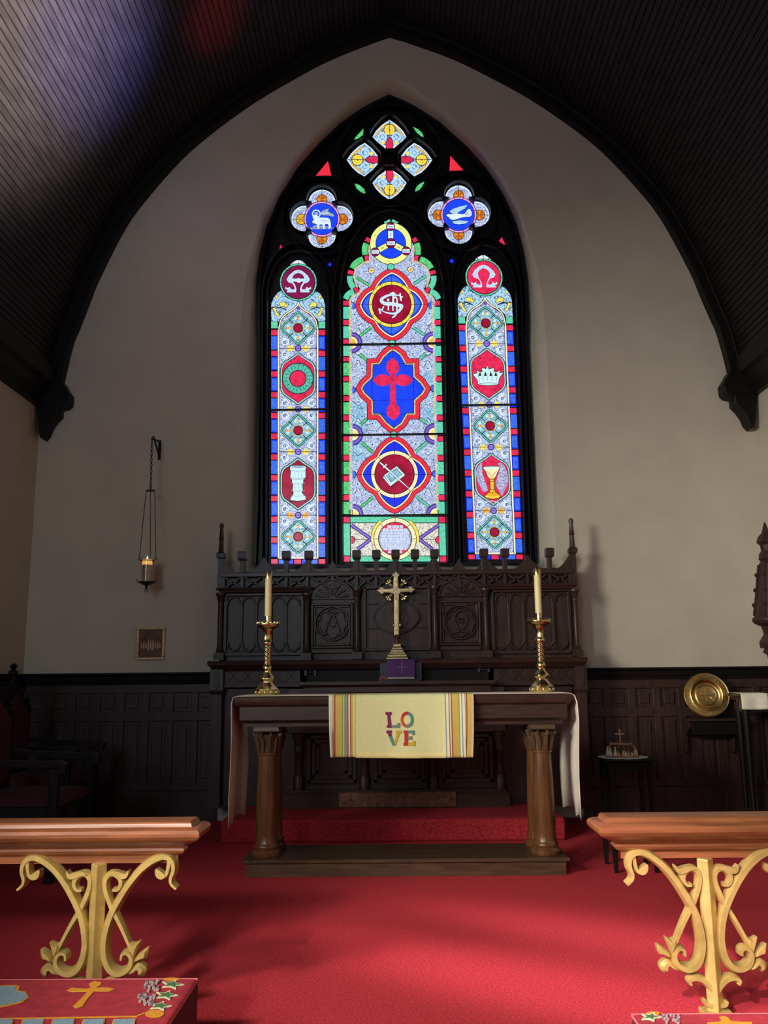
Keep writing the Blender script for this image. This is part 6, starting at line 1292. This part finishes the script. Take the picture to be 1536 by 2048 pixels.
# ================================================================== high-backed chairs along the left wall
def chair(X, Y, label):
    t = thing('bishop_chair', label, 'chair', (X, Y, 0), 'high-backed chairs along the left wall'); W = .31
    bx = lambda *q: MB().box(*q)
    g = MB(); g.prism([(Y - W, .001), (Y - W, .95), (Y - W * .62, .99), (Y, 1.16), (Y + W * .62, .99), (Y + W, .95), (Y + W, .001), (Y + W - .05, .001), (Y + W - .05, .36), (Y - W + .05, .36), (Y - W + .05, .001)], X, X + .05, f=lambda a, b, tt: (tt, a, b)); g.build('back_frame', BLACKOAK, t, smooth=0, bevel=.005)
    g = MB(); g.prism([(Y - W + .07, .50), (Y - W + .07, .90), (Y, 1.05), (Y + W - .07, .90), (Y + W - .07, .50)], X + .048, X + .075, f=lambda a, b, tt: (tt, a, b)); g.build('back_pad', REDCLOTH, t, bevel=.008)
    zf = 1.155
    g = MB(); g.lathe([(.03, zf - .03), (.022, zf), (.014, zf + .025), (.035, zf + .045), (.035, zf + .06), (.014, zf + .075), (.018, zf + .085), (.03, zf + .10), (.012, zf + .118), (.002, zf + .122)], (X + .025, Y, 0), 12); g.build('finial', BLACKOAK, t)
    for s_ in (-1, 1):
        y = Y + s_ * (W - .025)
        g = MB(); g.lathe([(.018, .94), (.024, .965), (.012, .985), (.02, 1.0), (.003, 1.025)], (X + .025, y, 0), 10); g.build('finial', BLACKOAK, t)
        MB().box(X + .55, X + .60, y - .025, y + .025, .001, .64).build('leg', BLACKOAK, t, bevel=.006)
        g = MB(); g.ribbon([(X + .04, .70), (X + .25, .675), (X + .50, .665), (X + .60, .67), (X + .635, .655), (X + .63, .63), (X + .60, .63)], .035, y - .03, y + .03); g.build('armrest', BLACKOAK, t)
        MB().box(X + .05, X + .56, y - .015, y + .015, .36, .42).build('seat_rail', BLACKOAK, t)
    MB().box(X + .05, X + .58, Y - W + .03, Y + W - .03, .37, .42).build('seat_board', BLACKOAK, t)
    g = MB(); g.slab(X + .09, X + .57, Y - W + .07, Y + W - .07, [(.015, .42), (.02, .455), (.01, .475), (-.03, .487)]); g.build('seat_cushion', REDCLOTH, t)
    MB().box(X + .55, X + .58, Y - W + .04, Y + W - .04, .14, .18).build('stretcher', BLACKOAK, t)
    return t
chair(aY(27, 1340, 6.55).x - .025, 6.55, 'dark high-backed chair with red panel against the left wall nearest the end wall')
chair(aY(-13, 1310, 5.55).x - .025, 5.55, 'dark high-backed chair at the left picture edge, nearer than its twin')

# ================================================================== spired seat at the right wall
YT = 6.45; ax_ = aY(1547, 1240, YT); zz = lambda y: aY(1535, y, YT).z; q_ = YT / FPX * .96
th = thing('canopied_seat', 'tall dark carved seat with crocketed spire at the right picture edge', 'chair', (ax_.x, YT, 0))
g = MB(); oc8 = 10
g.lathe([(.115 * 1.0, zz(1296)), (.12, zz(1286)), (.115, zz(1282)), (.08, zz(1268)), (.095, zz(1252)), (.14, zz(1247)), (.158, zz(1242)), (.155, zz(1237)), (.135, zz(1232)), (.07, zz(1128)), (.055, zz(1122)), (.07, zz(1118)), (.062, zz(1108)), (.045, zz(1102)), (.05, zz(1090)), (.075, zz(1084)), (.06, zz(1074)), (.03, zz(1066)), (.006, zz(1045))], (ax_.x, YT, 0), 8); g.build('spire', OAK, th, smooth=20)
for k in range(8):
    a_ = 2 * pi * k / 8
    g = MB(); g.tube([(ax_.x + r_ * cos(a_), YT + r_ * sin(a_), z) for r_, z in ((.14, zz(1230)), (.11, zz(1188)), (.075, zz(1130)))], .009, 6)
    for f in (.2, .5, .8):
        r_ = .14 - .065 * f + .012; g.lathe([(.001, -.012), (.012, 0), (.001, .016)], (ax_.x + r_ * cos(a_), YT + r_ * sin(a_), zz(1230) + (zz(1130) - zz(1230)) * f), 6)
    g.build('crocket', OAK, th)
zc = zz(1296)
g = MB(); g.lathe([(.085, zc), (.10, zc - .03), (.07, zc - .05), (.062, zc - .1), (.062, .62), (.08, .60), (.085, .001)], (ax_.x, YT, 0), 8); g.build('post', OAK, th, smooth=20)
MB().box(ax_.x + .12, HX - .055, YT - .5, YT + .3, .38, .43).build('seat', OAK, th, bevel=.006); MB().box(HX - .10, HX - .055, YT - .5, YT + .3, .001, 1.25).build('back', OAK, th, bevel=.006)
for y in (YT - .5, YT + .25): MB().box(ax_.x + .12, HX - .10, y, y + .05, .001, .66).build('side_panel', OAK, th, bevel=.006)
